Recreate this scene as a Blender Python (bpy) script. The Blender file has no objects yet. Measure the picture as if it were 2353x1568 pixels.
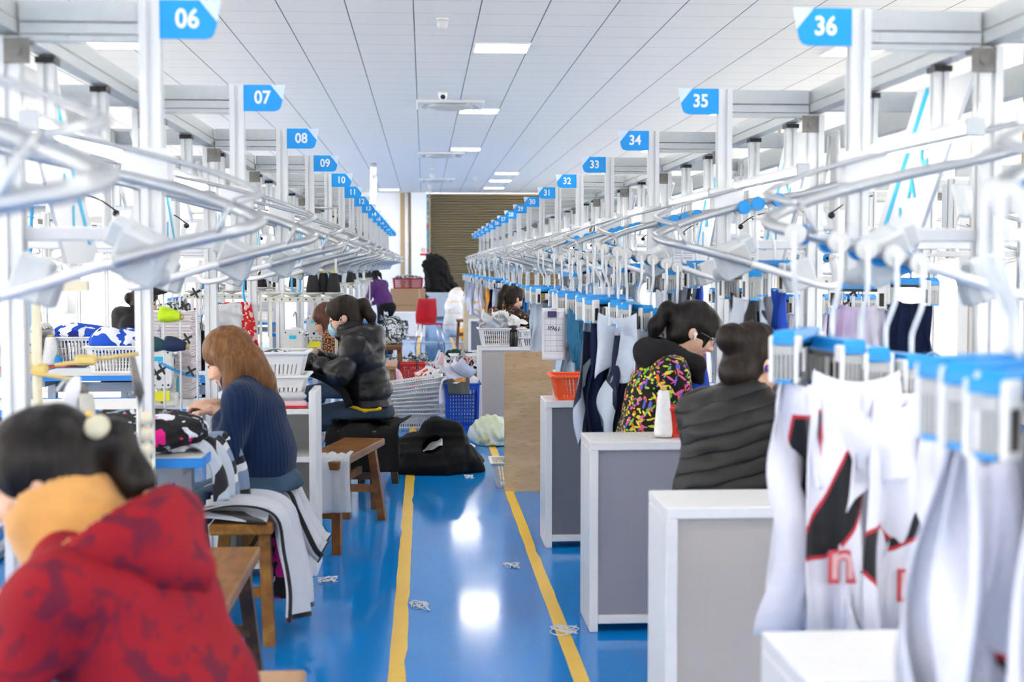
EXPOSURE=1.0; TUBE=5.2; PANEL=15.
import bpy, math, random
import numpy as np
from mathutils import Vector, Matrix, Euler
PI=math.pi
COL=bpy.context.scene.collection
SC=bpy.context.scene
RND=random.Random(7)

# ---------------------------------------------------------------- materials
MAT={}
def principled(name, col, rough=.5, metal=0., noise=0., nscale=40., bump=0., bscale=200., spec=.35, trans=0., emit=None, estr=0., alpha=1., sheen=0., sss=0., coat=0.):
    if name in MAT: return MAT[name]
    m=bpy.data.materials.new(name); m.use_nodes=True
    nt=m.node_tree; b=nt.nodes['Principled BSDF']
    b.inputs['Base Color'].default_value=(*col,1); b.inputs['Roughness'].default_value=rough
    b.inputs['Metallic'].default_value=metal; b.inputs['Specular IOR Level'].default_value=spec
    if trans: b.inputs['Transmission Weight'].default_value=trans
    if alpha<1: b.inputs['Alpha'].default_value=alpha
    if sheen: b.inputs['Sheen Weight'].default_value=sheen
    if coat: b.inputs['Coat Weight'].default_value=coat
    if sss:
        b.inputs['Subsurface Weight'].default_value=sss; b.inputs['Subsurface Radius'].default_value=(.02,.008,.004); b.inputs['Subsurface Scale'].default_value=.5
    if emit is not None:
        b.inputs['Emission Color'].default_value=(*emit,1); b.inputs['Emission Strength'].default_value=estr
    tc=nt.nodes.new('ShaderNodeTexCoord')
    n=nt.nodes.new('ShaderNodeTexNoise'); n.inputs['Scale'].default_value=nscale; n.inputs['Detail'].default_value=4
    nt.links.new(tc.outputs['Object'],n.inputs['Vector'])
    if noise:
        mr=nt.nodes.new('ShaderNodeMapRange'); mr.inputs[3].default_value=1-noise; mr.inputs[4].default_value=1+noise
        mr.inputs[1].default_value=.3; mr.inputs[2].default_value=.7
        nt.links.new(n.outputs['Fac'],mr.inputs[0])
        vm=nt.nodes.new('ShaderNodeVectorMath'); vm.operation='SCALE'; vm.inputs[0].default_value=col
        nt.links.new(mr.outputs[0],vm.inputs['Scale']); nt.links.new(vm.outputs[0],b.inputs['Base Color'])
    else:
        mr=nt.nodes.new('ShaderNodeMapRange'); mr.inputs[3].default_value=max(0,rough-.05); mr.inputs[4].default_value=min(1,rough+.05)
        nt.links.new(n.outputs['Fac'],mr.inputs[0]); nt.links.new(mr.outputs[0],b.inputs['Roughness'])
    if bump:
        n2=nt.nodes.new('ShaderNodeTexNoise'); n2.inputs['Scale'].default_value=bscale; n2.inputs['Detail'].default_value=2
        nt.links.new(tc.outputs['Object'],n2.inputs['Vector'])
        bp=nt.nodes.new('ShaderNodeBump'); bp.inputs['Strength'].default_value=bump; bp.inputs['Distance'].default_value=.004
        nt.links.new(n2.outputs['Fac'],bp.inputs['Height']); nt.links.new(bp.outputs[0],b.inputs['Normal'])
    MAT[name]=m
    return m

class X:   # tiny expression compiler for shader math
    nt=None
    def __init__(s,sock): s.s=sock
    @staticmethod
    def op(o,*a):
        n=X.nt.nodes.new('ShaderNodeMath'); n.operation=o
        for i,v in enumerate(a):
            if isinstance(v,X): X.nt.links.new(v.s,n.inputs[i])
            else: n.inputs[i].default_value=v
        return X(n.outputs[0])
    def __add__(s,o): return X.op('ADD',s,o)
    __radd__=__add__
    def __sub__(s,o): return X.op('SUBTRACT',s,o)
    def __rsub__(s,o): return X.op('SUBTRACT',o,s)
    def __mul__(s,o): return X.op('MULTIPLY',s,o)
    __rmul__=__mul__
    def __truediv__(s,o): return X.op('DIVIDE',s,o)
    def __lt__(s,o): return X.op('LESS_THAN',s,o)
    def __gt__(s,o): return X.op('GREATER_THAN',s,o)
    def abs(s): return X.op('ABSOLUTE',s)
    def sin(s): return X.op('SINE',s)
    def fract(s): return X.op('FRACT',s)
    def floor(s): return X.op('FLOOR',s)
    def max(s,o): return X.op('MAXIMUM',s,o)
    def min(s,o): return X.op('MINIMUM',s,o)
    def pow(s,o): return X.op('POWER',s,o)
def xmat(name, fn, rough=.5, metal=0., sheen=0., spec=.3, base=None):
    """fn(nt, coords) -> (colour layers [(mask or None, colour)], bump height or None, roughness or None)"""
    if name in MAT: return MAT[name]
    m=bpy.data.materials.new(name); m.use_nodes=True; nt=m.node_tree; X.nt=nt
    b=nt.nodes['Principled BSDF']; b.inputs['Roughness'].default_value=rough; b.inputs['Metallic'].default_value=metal
    b.inputs['Specular IOR Level'].default_value=spec
    if sheen: b.inputs['Sheen Weight'].default_value=sheen
    tc=nt.nodes.new('ShaderNodeTexCoord')
    def co(kind='Object',scale=(1,1,1),rot=(0,0,0),tex=False):
        mp=nt.nodes.new('ShaderNodeMapping');
        if tex: mp.vector_type='TEXTURE'; scale=tuple(1/a for a in scale)
        mp.inputs['Scale'].default_value=scale; mp.inputs['Rotation'].default_value=rot
        nt.links.new(tc.outputs[kind],mp.inputs[0]); return mp.outputs[0]
    def xyz(sock):
        s=nt.nodes.new('ShaderNodeSeparateXYZ'); nt.links.new(sock,s.inputs[0]); return [X(o) for o in s.outputs]
    def noise(sock,scale,detail=3,dist=0.):
        n=nt.nodes.new('ShaderNodeTexNoise'); n.inputs['Scale'].default_value=scale; n.inputs['Detail'].default_value=detail; n.inputs['Distortion'].default_value=dist
        nt.links.new(sock,n.inputs['Vector']); return X(n.outputs['Fac'])
    def voro(sock,scale,rand=1.):
        n=nt.nodes.new('ShaderNodeTexVoronoi'); n.inputs['Scale'].default_value=scale; n.inputs['Randomness'].default_value=rand
        nt.links.new(sock,n.inputs['Vector']); return X(n.outputs['Distance']), n.outputs['Color']
    class K: pass
    k=K(); k.co=co;k.xyz=xyz;k.noise=noise;k.voro=voro;k.nt=nt
    layers,bump,rg=fn(k)
    cur=None
    for mask,c in layers:
        if cur is None:
            if isinstance(c,tuple):
                r=nt.nodes.new('ShaderNodeRGB'); r.outputs[0].default_value=(*c,1); cur=r.outputs[0]
            else: cur=c
            continue
        mx=nt.nodes.new('ShaderNodeMix'); mx.data_type='RGBA'
        nt.links.new(mask.s,mx.inputs[0]); nt.links.new(cur,mx.inputs[6])
        if isinstance(c,tuple): mx.inputs[7].default_value=(*c,1)
        else: nt.links.new(c,mx.inputs[7])
        cur=mx.outputs[2]
    nt.links.new(cur,b.inputs['Base Color'])
    if bump is not None:
        h,st,di=bump
        bp=nt.nodes.new('ShaderNodeBump'); bp.inputs['Strength'].default_value=st; bp.inputs['Distance'].default_value=di
        nt.links.new(h.s,bp.inputs['Height']); nt.links.new(bp.outputs[0],b.inputs['Normal'])
    if rg is not None: nt.links.new(rg.s,b.inputs['Roughness'])
    MAT[name]=m
    return m
def emis(name,col,strength):
    return principled(name,col,.4,emit=col,estr=strength)

# ---------------------------------------------------------------- mesh builder
class MB:
    def __init__(s): s.v=[];s.f=[];s.m=[];s.sm=[];s.uv=None
    def add(s,vs,fs,mi=0,smooth=False):
        b=len(s.v); s.v.extend([tuple(v) for v in vs])
        for f in fs: s.f.append(tuple(b+i for i in f)); s.m.append(mi); s.sm.append(smooth)
        return s
    def box(s,c,d,mi=0,rot=None,bev=0.):
        x,y,z=d[0]/2,d[1]/2,d[2]/2
        b=min(bev,x*.9,y*.9,z*.9)
        if b<=0:
            vs=[(i*x,j*y,k*z) for i in(-1,1) for j in(-1,1) for k in(-1,1)]
            fs=[(0,1,3,2),(4,6,7,5),(0,4,5,1),(2,3,7,6),(0,2,6,4),(1,5,7,3)]
        else:
            vs=[];idx={}
            for i in(-1,1):
                for j in(-1,1):
                    for k in(-1,1):
                        for ax in range(3):
                            p=[i*(x-b),j*(y-b),k*(z-b)]; p[ax]=(i*x,j*y,k*z)[ax]
                            idx[(i,j,k,ax)]=len(vs); vs.append(tuple(p))
            fs=[]
            for ax in range(3):
                o=[a for a in range(3) if a!=ax]
                for sg in(-1,1):
                    q=[]
                    for (a,c2) in((-1,-1),(1,-1),(1,1),(-1,1)):
                        key=[0,0,0]; key[ax]=sg; key[o[0]]=a; key[o[1]]=c2
                        q.append(idx[(*key,ax)])
                    fs.append(tuple(q))
                # edge faces along axis ax
                for a in(-1,1):
                    for c2 in(-1,1):
                        k1=[0,0,0];k2=[0,0,0]
                        k1[ax]=-1;k2[ax]=1
                        for kk in(k1,k2): kk[o[0]]=a;kk[o[1]]=c2
                        fs.append((idx[(*k1,o[0])],idx[(*k2,o[0])],idx[(*k2,o[1])],idx[(*k1,o[1])]))
            for i in(-1,1):
                for j in(-1,1):
                    for k in(-1,1): fs.append((idx[(i,j,k,0)],idx[(i,j,k,1)],idx[(i,j,k,2)]))
        if rot is not None:
            R=rot if isinstance(rot,Matrix) else Euler(rot).to_matrix()
            vs=[R@Vector(v) for v in vs]
        s.add([(v[0]+c[0],v[1]+c[1],v[2]+c[2]) for v in vs],fs,mi)
        return s
    def tube(s,pts,r,seg=10,mi=0,cap=True,smooth=True,squash=1.):
        pts=[Vector(p) for p in pts]; n=len(pts)
        rs=r if isinstance(r,(list,tuple)) else [r]*n
        ts=[]
        for i in range(n):
            t=(pts[min(i+1,n-1)]-pts[max(i-1,0)])
            ts.append(t.normalized() if t.length>1e-9 else Vector((0,0,1)))
        up=Vector((0,0,1)) if abs(ts[0].z)<.95 else Vector((0,1,0))
        nx=ts[0].cross(up).normalized()
        vs=[]
        for i in range(n):
            t=ts[i]; nx=(nx-t*nx.dot(t))
            nx=nx.normalized() if nx.length>1e-6 else t.orthogonal().normalized()
            ny=t.cross(nx)
            for k in range(seg):
                a=2*PI*k/seg
                vs.append(pts[i]+nx*(math.cos(a)*rs[i])+ny*(math.sin(a)*rs[i]*squash))
        fs=[(i*seg+k,i*seg+(k+1)%seg,(i+1)*seg+(k+1)%seg,(i+1)*seg+k) for i in range(n-1) for k in range(seg)]
        b=len(s.v); s.add(vs,fs,mi,smooth)
        if cap:
            s.f.append(tuple(b+k for k in range(seg))[::-1]);s.m.append(mi);s.sm.append(False)
            s.f.append(tuple(b+(n-1)*seg+k for k in range(seg)));s.m.append(mi);s.sm.append(False)
        return s
    def cyl(s,a,b,r,seg=16,mi=0,r2=None): return s.tube([a,b],[r,r if r2 is None else r2],seg,mi)
    def lathe(s,prof,o=(0,0,0),seg=20,mi=0,R=None):
        vs=[];n=len(prof)
        for (r,z) in prof:
            for k in range(seg):
                a=2*PI*k/seg; p=Vector((math.cos(a)*r,math.sin(a)*r,z))
                if R is not None: p=R@p
                vs.append((p[0]+o[0],p[1]+o[1],p[2]+o[2]))
        fs=[(i*seg+k,i*seg+(k+1)%seg,(i+1)*seg+(k+1)%seg,(i+1)*seg+k) for i in range(n-1) for k in range(seg)]
        b=len(s.v); s.add(vs,fs,mi,True)
        s.f.append(tuple(b+k for k in range(seg))[::-1]);s.m.append(mi);s.sm.append(False)
        s.f.append(tuple(b+(n-1)*seg+k for k in range(seg)));s.m.append(mi);s.sm.append(False)
        return s
    def prism(s,poly,d0,d1,axis='y',o=(0,0,0),mi=0):
        """poly in the plane normal to axis; extruded from d0 to d1"""
        n=len(poly)
        def P(a,b,d):
            p={'y':(a,d,b),'x':(d,a,b),'z':(a,b,d)}[axis]; return (p[0]+o[0],p[1]+o[1],p[2]+o[2])
        vs=[P(a,b,d0) for a,b in poly]+[P(a,b,d1) for a,b in poly]
        fs=[tuple(range(n)),tuple(range(2*n-1,n-1,-1))]+[(i,n+i,n+(i+1)%n,(i+1)%n) for i in range(n)]
        s.add(vs,fs,mi); return s
    def grid(s,fn,nu,nv,mi=0,thick=0.,smooth=True,mfn=None):
        """fn(u,v)->xyz ; thick gives a closed shell"""
        P=[[Vector(fn(i/nu,j/nv)) for j in range(nv+1)] for i in range(nu+1)]
        def id(i,j): return i*(nv+1)+j
        vs=[P[i][j] for i in range(nu+1) for j in range(nv+1)]
        fs=[];ms=[]
        for i in range(nu):
            for j in range(nv):
                fs.append((id(i,j),id(i+1,j),id(i+1,j+1),id(i,j+1))); ms.append(mfn((i+.5)/nu,(j+.5)/nv) if mfn else mi)
        N=(nu+1)*(nv+1)
        uvs=[(i/nu,j/nv) for i in range(nu+1) for j in range(nv+1)]
        if thick:
            v2=[]
            for i in range(nu+1):
                for j in range(nv+1):
                    du=P[min(i+1,nu)][j]-P[max(i-1,0)][j]; dv=P[i][min(j+1,nv)]-P[i][max(j-1,0)]
                    n=du.cross(dv); n=n.normalized() if n.length>1e-12 else Vector((0,0,1))
                    v2.append(P[i][j]-n*thick)
            vs+=v2; uvs=uvs+uvs
            fs+=[tuple(N+a for a in f[::-1]) for f in fs[:nu*nv]]; ms+=ms[:nu*nv]
            bd=[id(i,0) for i in range(nu)]+[id(nu,j) for j in range(nv)]+[id(i,nv) for i in range(nu,0,-1)]+[id(0,j) for j in range(nv,0,-1)]
            for a,b in zip(bd,bd[1:]+bd[:1]):
                fs.append((b,a,N+a,N+b)); ms.append(ms[0] if mfn is None else mfn(*uvs[a]))
        b=len(s.v)
        if s.uv is None: s.uv={}
        for k,u in enumerate(uvs): s.uv[b+k]=u
        s.v.extend([tuple(v) for v in vs])
        for f,m in zip(fs,ms): s.f.append(tuple(b+i for i in f)); s.m.append(m); s.sm.append(smooth)
        return s
    def mesh(s,name,mats):
        me=bpy.data.meshes.new(name); me.from_pydata(s.v,[],s.f)
        for m in (mats if isinstance(mats,(list,tuple)) else [mats]): me.materials.append(m)
        me.polygons.foreach_set('material_index',s.m); me.polygons.foreach_set('use_smooth',s.sm)
        if s.uv:
            l=me.uv_layers.new(name='UVMap'); li=np.zeros(len(me.loops),dtype=np.int32); me.loops.foreach_get('vertex_index',li)
            tab=np.zeros((len(s.v),2)); 
            for k,u in s.uv.items(): tab[k]=u
            l.data.foreach_set('uv',tab[li].ravel())
        me.update(); return me
    def build(s,name,mats,parent=None,loc=None,rot=None,fix=True):
        me=s.mesh(name,mats)
        if fix:
            import bmesh
            bm=bmesh.new(); bm.from_mesh(me); bmesh.ops.recalc_face_normals(bm,faces=bm.faces); bm.to_mesh(me); bm.free()
        o=bpy.data.objects.new(name,me); COL.objects.link(o)
        if parent is not None: o.parent=parent
        if loc is not None: o.location=loc
        if rot is not None: o.rotation_euler=rot
        return o
def tag(o,label=None,cat=None,group=None,kind=None):
    if label: o['label']=label
    if cat: o['category']=cat
    if group: o['group']=group
    if kind: o['kind']=kind
    return o
def thing(name,label,cat,loc=(0,0,0),rz=0.,group=None):
    o=bpy.data.objects.new(name,None); COL.objects.link(o); o.empty_display_size=.1
    o.location=loc; o.rotation_euler=(0,0,rz); return tag(o,label,cat,group)
def kids(o): return [c for c in COL.objects if c.parent==o]
KIDS={}
def copy_tree(o,loc=None,rz=None,label=None,group=None,parent=None):
    c=o.copy(); COL.objects.link(c)
    if parent is not None: c.parent=parent
    if o.name not in KIDS: KIDS[o.name]=list(o.children)
    for ch in KIDS[o.name]: copy_tree(ch,parent=c)
    if loc is not None: c.location=loc
    if rz is not None: c.rotation_euler=(0,0,rz) if not isinstance(rz,(tuple,list)) else rz
    if label: c['label']=label
    if group: c['group']=group
    return c
def spline(pts,n=8):
    """Catmull-Rom through pts"""
    P=[Vector(p) for p in pts]; P=[P[0]*2-P[1]]+P+[P[-1]*2-P[-2]]; out=[]
    for i in range(1,len(P)-2):
        a,b,c,d=P[i-1:i+3]
        for k in range(n):
            t=k/n; out.append(.5*((2*b)+(c-a)*t+(2*a-5*b+4*c-d)*t*t+(3*b-a-3*c+d)*t**3))
    out.append(P[-2]); return out
def text_mesh(txt,size,depth=.0006,bold=0.):
    cu=bpy.data.curves.new('t','FONT'); cu.body=txt; cu.size=size; cu.extrude=depth; cu.align_x='CENTER'; cu.align_y='CENTER'; cu.offset=bold; cu.resolution_u=3
    o=bpy.data.objects.new('t',cu); COL.objects.link(o)
    dg=bpy.context.evaluated_depsgraph_get(); me=bpy.data.meshes.new_from_object(o.evaluated_get(dg))
    bpy.data.objects.remove(o); bpy.data.curves.remove(cu); return me
TXT={}
def put_text(name,txt,size,mat,parent,loc,rot,bold=0.,scale=(1,1,1)):
    k=(txt,size,mat.name,bold)
    if k not in TXT:
        me=text_mesh(txt,size,bold=bold); me.materials.clear(); me.materials.append(mat); TXT[k]=me
    o=bpy.data.objects.new(name,TXT[k]); COL.objects.link(o); o.parent=parent; o.location=loc; o.rotation_euler=rot; o.scale=scale
    return o

# ---------------------------------------------------------------- implicit surfaces (soft bodies and cloth heaps)
def v3(a): return np.array(a,dtype=np.float64)
def cap(a,b,ra,rb=None):
    a,b=v3(a),v3(b); rb=ra if rb is None else rb; ab=b-a; L=max(ab@ab,1e-12)
    def f(p):
        q=p-a; t=np.clip(q@ab/L,0,1); return np.linalg.norm(q-t[:,None]*ab,axis=1)-(ra+(rb-ra)*t)
    return f
def ell(c,r,rot=None):
    c,r=v3(c),v3(r); M=None if rot is None else np.array(Euler(rot).to_matrix())
    def f(p):
        q=p-c
        if M is not None: q=q@M
        k0=np.linalg.norm(q/r,axis=1); k1=np.linalg.norm(q/(r*r),axis=1)
        return k0*(k0-1)/np.maximum(k1,1e-9)
    return f
def rbox(c,h,rd,rot=None):
    c,h=v3(c),v3(h)-rd; M=None if rot is None else np.array(Euler(rot).to_matrix())
    def f(p):
        q=p-c
        if M is not None: q=q@M
        q=np.abs(q)-h; return np.linalg.norm(np.maximum(q,0),axis=1)+np.minimum(q.max(axis=1),0)-rd
    return f
def smin(a,b,k):
    h=np.maximum(k-np.abs(a-b),0)/k; return np.minimum(a,b)-h*h*k*.25
def union(fs,k=.03):
    def f(p):
        d=fs[0](p)
        for g in fs[1:]: d=smin(d,g(p),k)
        return d
    return f
def wig(seed,freq,n=5,aniso=(1,1,1)):
    r=np.random.RandomState(seed); K=r.normal(size=(n,3))*freq*v3(aniso); ph=r.uniform(0,6.28,n)
    def f(p): return np.sin(p@K.T+ph).sum(axis=1)/n
    return f
def crumple(seed,freq,n=4,aniso=(1,1,1)):
    r=np.random.RandomState(seed); K=r.normal(size=(n,3))*freq*v3(aniso); K2=r.normal(size=(n,3))*freq*.6; ph=r.uniform(0,6.28,(2,n))
    def f(p): return (1.-np.abs(np.sin(p@K.T+ph[0]+1.6*np.sin(p@K2.T+ph[1])))).sum(axis=1)/n-.36
    return f
def sdf_arrays(fn,lo,hi,h):
    lo=v3(lo);hi=v3(hi); n=np.ceil((hi-lo)/h).astype(int)+1; B=6
    nb=np.ceil(n/B).astype(int); n=nb*B
    I=np.stack(np.meshgrid(*[np.arange(k) for k in nb],indexing='ij'),-1).reshape(-1,3)
    cen=lo+(I*B+(B-1)/2)*h
    d=fn(cen); act=np.abs(d)<h*B*1.25
    V=np.repeat(np.repeat(np.repeat(np.where(d>0,1.,-1.).reshape(nb),B,0),B,1),B,2)
    off=np.stack(np.meshgrid(*[np.arange(B)]*3,indexing='ij'),-1).reshape(-1,3)
    A=(I[act]*B)[:,None,:]+off[None]; A=A.reshape(-1,3)
    out=np.empty(len(A))
    for s in range(0,len(A),200000): out[s:s+200000]=fn(lo+A[s:s+200000]*h)
    V[A[:,0],A[:,1],A[:,2]]=out
    S=V<0
    c=S[:-1,:-1,:-1].astype(np.int8)
    tot=np.zeros(c.shape,np.int8)
    for i in(0,1):
        for j in(0,1):
            for k in(0,1): tot+=S[i:S.shape[0]-1+i,j:S.shape[1]-1+j,k:S.shape[2]-1+k]
    cells=np.argwhere((tot>0)&(tot<8))
    if len(cells)==0: return np.zeros((0,3)),np.zeros((0,4),int)
    idx=-np.ones(tot.shape,np.int64); idx[cells[:,0],cells[:,1],cells[:,2]]=np.arange(len(cells))
    acc=np.zeros((len(cells),3));cnt=np.zeros(len(cells))
    for ax in range(3):
        o=[a for a in range(3) if a!=ax]
        for a in(0,1):
            for b in(0,1):
                e=np.zeros(3,int);e[o[0]]=a;e[o[1]]=b; e2=e.copy();e2[ax]=1
                p=cells+e;q=cells+e2
                va=V[p[:,0],p[:,1],p[:,2]];vb=V[q[:,0],q[:,1],q[:,2]]
                m=(va<0)!=(vb<0); t=va/np.where(np.abs(va-vb)<1e-12,1e-12,va-vb)
                pt=p+(t[:,None]*(q-p)); acc[m]+=pt[m];cnt[m]+=1
    verts=lo+acc/cnt[:,None]*h
    quads=[]
    for ax in range(3):
        o=[(ax+1)%3,(ax+2)%3]
        sl0=[slice(None)]*3;sl1=[slice(None)]*3
        sl0[ax]=slice(0,-1);sl1[ax]=slice(1,None)
        s0=S[tuple(sl0)];s1=S[tuple(sl1)]
        e=np.argwhere(s0!=s1)
        e=e[(e[:,o[0]]>0)&(e[:,o[1]]>0)&(e[:,o[0]]<S.shape[o[0]]-1)&(e[:,o[1]]<S.shape[o[1]]-1)]
        q=[]
        for (a,b) in((-1,-1),(0,-1),(0,0),(-1,0)):
            c=e.copy();c[:,o[0]]+=a;c[:,o[1]]+=b; q.append(idx[c[:,0],c[:,1],c[:,2]])
        q=np.stack(q,1); fl=s0[e[:,0],e[:,1],e[:,2]]
        q[~fl]=q[~fl][:,::-1]; quads.append(q)
    Q=np.concatenate(quads); Q=Q[(Q>=0).all(1)]
    return verts,Q
def sdf_obj(name,fn,lo,hi,h,mats,parent=None,mfn=None,smooth=1,loc=None,local=None):
    v,q=sdf_arrays(fn,lo,hi,h)
    for _ in range(smooth):   # light relaxation
        a=np.zeros_like(v);c=np.zeros(len(v))
        for i in range(4):
            np.add.at(a,q[:,i],v[q[:,(i+1)%4]]);np.add.at(a,q[:,i],v[q[:,i-1]]);np.add.at(c,q[:,i],2)
        v=v*.5+.5*a/np.maximum(c,1)[:,None]
    me=bpy.data.meshes.new(name); me.vertices.add(len(v)); me.vertices.foreach_set('co',v.astype(np.float32).ravel())
    me.loops.add(len(q)*4); me.loops.foreach_set('vertex_index',q.astype(np.int32).ravel())
    me.polygons.add(len(q)); me.polygons.foreach_set('loop_start',np.arange(len(q),dtype=np.int32)*4)
    me.update(calc_edges=True); me.polygons.foreach_set('use_smooth',[True]*len(q))
    for m in (mats if isinstance(mats,(list,tuple)) else [mats]): me.materials.append(m)
    if mfn is not None: me.polygons.foreach_set('material_index',mfn(v[q].mean(1)).astype(np.int32))
    me.update()
    o=bpy.data.objects.new(name,me); COL.objects.link(o)
    if parent is not None: o.parent=parent
    if loc is not None: o.location=loc
    return o
# ================================================================ camera, look, world
cam_d=bpy.data.cameras.new('camera'); cam=bpy.data.objects.new('camera',cam_d); COL.objects.link(cam)
cam_d.sensor_width=36; cam_d.lens=3130/2353*36; cam.location=(0,0,1.45)
yaw,pit=math.radians(3.696),math.radians(3.127)
cam.rotation_euler=(PI/2-pit,0,-yaw)
cam_d.clip_start=.05; cam_d.clip_end=200
cam_d.dof.use_dof=True; cam_d.dof.focus_distance=8.6; cam_d.dof.aperture_fstop=3.4
SC.camera=cam
SC.view_settings.view_transform='Standard'; SC.view_settings.look='None'; SC.view_settings.gamma=1; SC.view_settings.exposure=EXPOSURE
w=bpy.data.worlds.new('daylight'); SC.world=w; w.use_nodes=True
bg=w.node_tree.nodes['Background']; bg.inputs[0].default_value=(1,.96,.90,1); bg.inputs[1].default_value=4.6
SC.cycles.use_adaptive_sampling=True; SC.cycles.adaptive_threshold=.17; SC.cycles.adaptive_min_samples=8; SC.cycles.use_denoising=True
SC.cycles.max_bounces=4; SC.cycles.diffuse_bounces=3; SC.cycles.glossy_bounces=2; SC.cycles.transmission_bounces=3; SC.cycles.transparent_max_bounces=6
SC.cycles.caustics_reflective=False; SC.cycles.caustics_refractive=False; SC.cycles.sample_clamp_indirect=4

# ================================================================ materials
M_alu=principled('anodised_aluminium',(.64,.66,.68),.36,.3,bump=.05,bscale=400)
M_alud=principled('aluminium_groove',(.42,.44,.46),.5,.3)
M_white=principled('white_paint',(.76,.77,.79),.35,noise=.02)
M_beam=principled('grey_white_beam',(.50,.53,.54),.4,.2,noise=.03)
M_rail=principled('rail_steel',(.46,.48,.50),.34,.55,noise=.04)
M_railw=principled('rail_bright',(.72,.73,.75),.3,.25)
M_black=principled('black_plastic',(.015,.015,.017),.4,noise=.1)
M_dark=principled('dark_bracket',(.20,.19,.18),.5,.5,noise=.15)
M_blue=principled('sign_blue',(.008,.33,.86),.45)
M_pale=principled('sign_pale',(.62,.76,.93),.45)
M_txt=principled('sign_white',(.86,.90,.95),.5)
M_gbox=principled('grey_white_plastic',(.58,.61,.63),.45,noise=.03)
M_gbox2=principled('mid_grey_plastic',(.40,.43,.46),.5,noise=.04)
M_cyan=principled('cyan_print',(.03,.52,.80),.4)
M_lamp=emis('lamp_tube',(1,.965,.90),TUBE)
M_panel=emis('panel_diffuser',(1,.965,.90),PANEL)
M_screen=emis('screen_glow',(.55,.55,1),2.)

# ================================================================ setting
def structure(name,mb,mats): return tag(mb.build(name,mats),kind='structure')
def floor_fn(k):
    o=k.co(); n1=k.noise(o,.9,5,.4); n2=k.noise(o,7,4); n3=k.noise(k.co(scale=(6,.6,1)),3,3)
    wear=((n1*.6+n3*.4)-.52)*4; wear=wear.max(0).min(1)*.30
    specks=(k.voro(o,26)[0]<.045)*(k.noise(o,3)>.56)
    return [(None,(.002,.235,.70)),(wear,(.035,.36,.80)),((n2-.62)*3,(.005,.19,.58)),(specks,(.45,.6,.75))],(n2,.03,.002),(n1*.12+.045)
M_floor=xmat('blue_epoxy_floor',floor_fn,.16,spec=.36)
structure('floor',MB().box((.1,19.5,-.05),(6.4,52,.1)),M_floor)
M_floorg=xmat('bounce_grey_floor',lambda k:([(None,(.80,.79,.77)),((k.noise(k.co(),3,4)-.5)*.5,(.7,.69,.68))],None,None),.4)  # unseen side floors, pale grey added to bounce neutral light onto the ceiling
structure('floor_west',MB().box((-7.55,19.5,-.05),(8.9,52,.1)),M_floorg)
structure('floor_east',MB().box((8.65,19.5,-.05),(10.7,52,.1)),M_floorg)
def ceil_fn(k):
    o=k.co(); x,y,z=k.xyz(o)
    fx=((x-(-.085))/.6).fract(); fy=((y-.05)/.6).fract()
    lx=((fx-.5).abs()>.4905); hx=(fx>.50)*((fx-.5).abs()>.484)
    ly=((fy-.5).abs()>.493)
    pert=k.noise(k.co(scale=(1,1,1)),60,2)
    tile=k.noise(k.co(scale=(.7,.7,.7)),1.3,2)
    return [(None,(.80,.80,.79)),((tile-.5)*.8,(.76,.76,.75)),((pert-.55)*.6,(.69,.69,.69)),(ly,(.33,.36,.43)),(hx,(.75,.77,.8)),(lx,(.16,.19,.22))],((lx.max(ly))*-1,.4,.006),None
M_ceil=xmat('ceiling_tile',ceil_fn,.7)
structure('ceiling',MB().box((1,19.5,3.82),(26,52,.1)),M_ceil)
def wall_fn(k):
    n=k.noise(k.co(),1.5,4); return [(None,(.80,.83,.87)),((n-.5)*.6,(.72,.75,.79))],None,None
M_wall=xmat('wall_paint',wall_fn,.6)
back=MB().box((-6.,43.1,1.9),(11.9,.2,3.8)).box((9.7,43.1,1.9),(8.,.2,3.8)).box((2.9,43.1,3.785),(5.8,.2,.03))
structure('wall_back',back,M_wall)
for nm,x in(('wall_left',-11.1),('wall_right',13.1)):
    wm=MB().box((x,19.5,.45),(.2,47.,.9)).box((x,19.5,3.6),(.2,47.,.4))  # open band in the side walls, added to let sky light in
    for i in range(13): wm.box((x,-3.9+i*3.9,2.15),(.2,.5,2.5))
    structure(nm,wm,M_wall)
for i,x in enumerate((-11.1,13.1)):  # frames for the added openings that bring sky light to the ceiling
    fr=MB()
    for j in range(12):
        for t in(0,.5,1): fr.box((x,-3.65+j*3.9+t*3.4,2.15),(.06,.06,2.5))
        fr.box((x,-1.95+j*3.9,2.4),(.06,3.4,.06))
    structure('added_window_%d'%(i+1),fr,M_white)
fw=MB().box((1,-4.1,.55),(24.4,.2,1.1)).box((1,-4.1,3.15),(24.4,.2,1.3))  # unseen wall added to cut light from behind, band opened to let some through
for i in range(9): fw.box((-11+i*3.,-4.1,1.8),(.4,.2,1.5))
structure('added_wall_front',fw,M_wall)
# roller shutter in the far wall
M_shut=principled('bronze_shutter',(.42,.32,.17),.32,.6,noise=.05)
sh=MB(); prof=[]
n=46
for i in range(n):
    z0=.06+i*3.68/n
    for t,dy in((0,0),(.25,-.035),(.55,-.045),(.8,-.02),(.93,.02)): prof.append((z0+t*3.68/n,43.02+dy))
prof.append((3.74,43.02))
vs=[];fs=[]
for x in(.2,5.7):
    for z,y in prof: vs.append((x,y,z))
np_=len(prof)
for i in range(np_-1): fs.append((i,np_+i,np_+i+1,i+1))
sh.add(vs,fs); sh.box((2.95,43.02,.03),(5.5,.07,.06))
for x in(.19,5.71): sh.box((x,42.98,1.88),(.05,.12,3.74))
d=sh.build('door_1',M_shut); tag(d,kind='structure')
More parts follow.
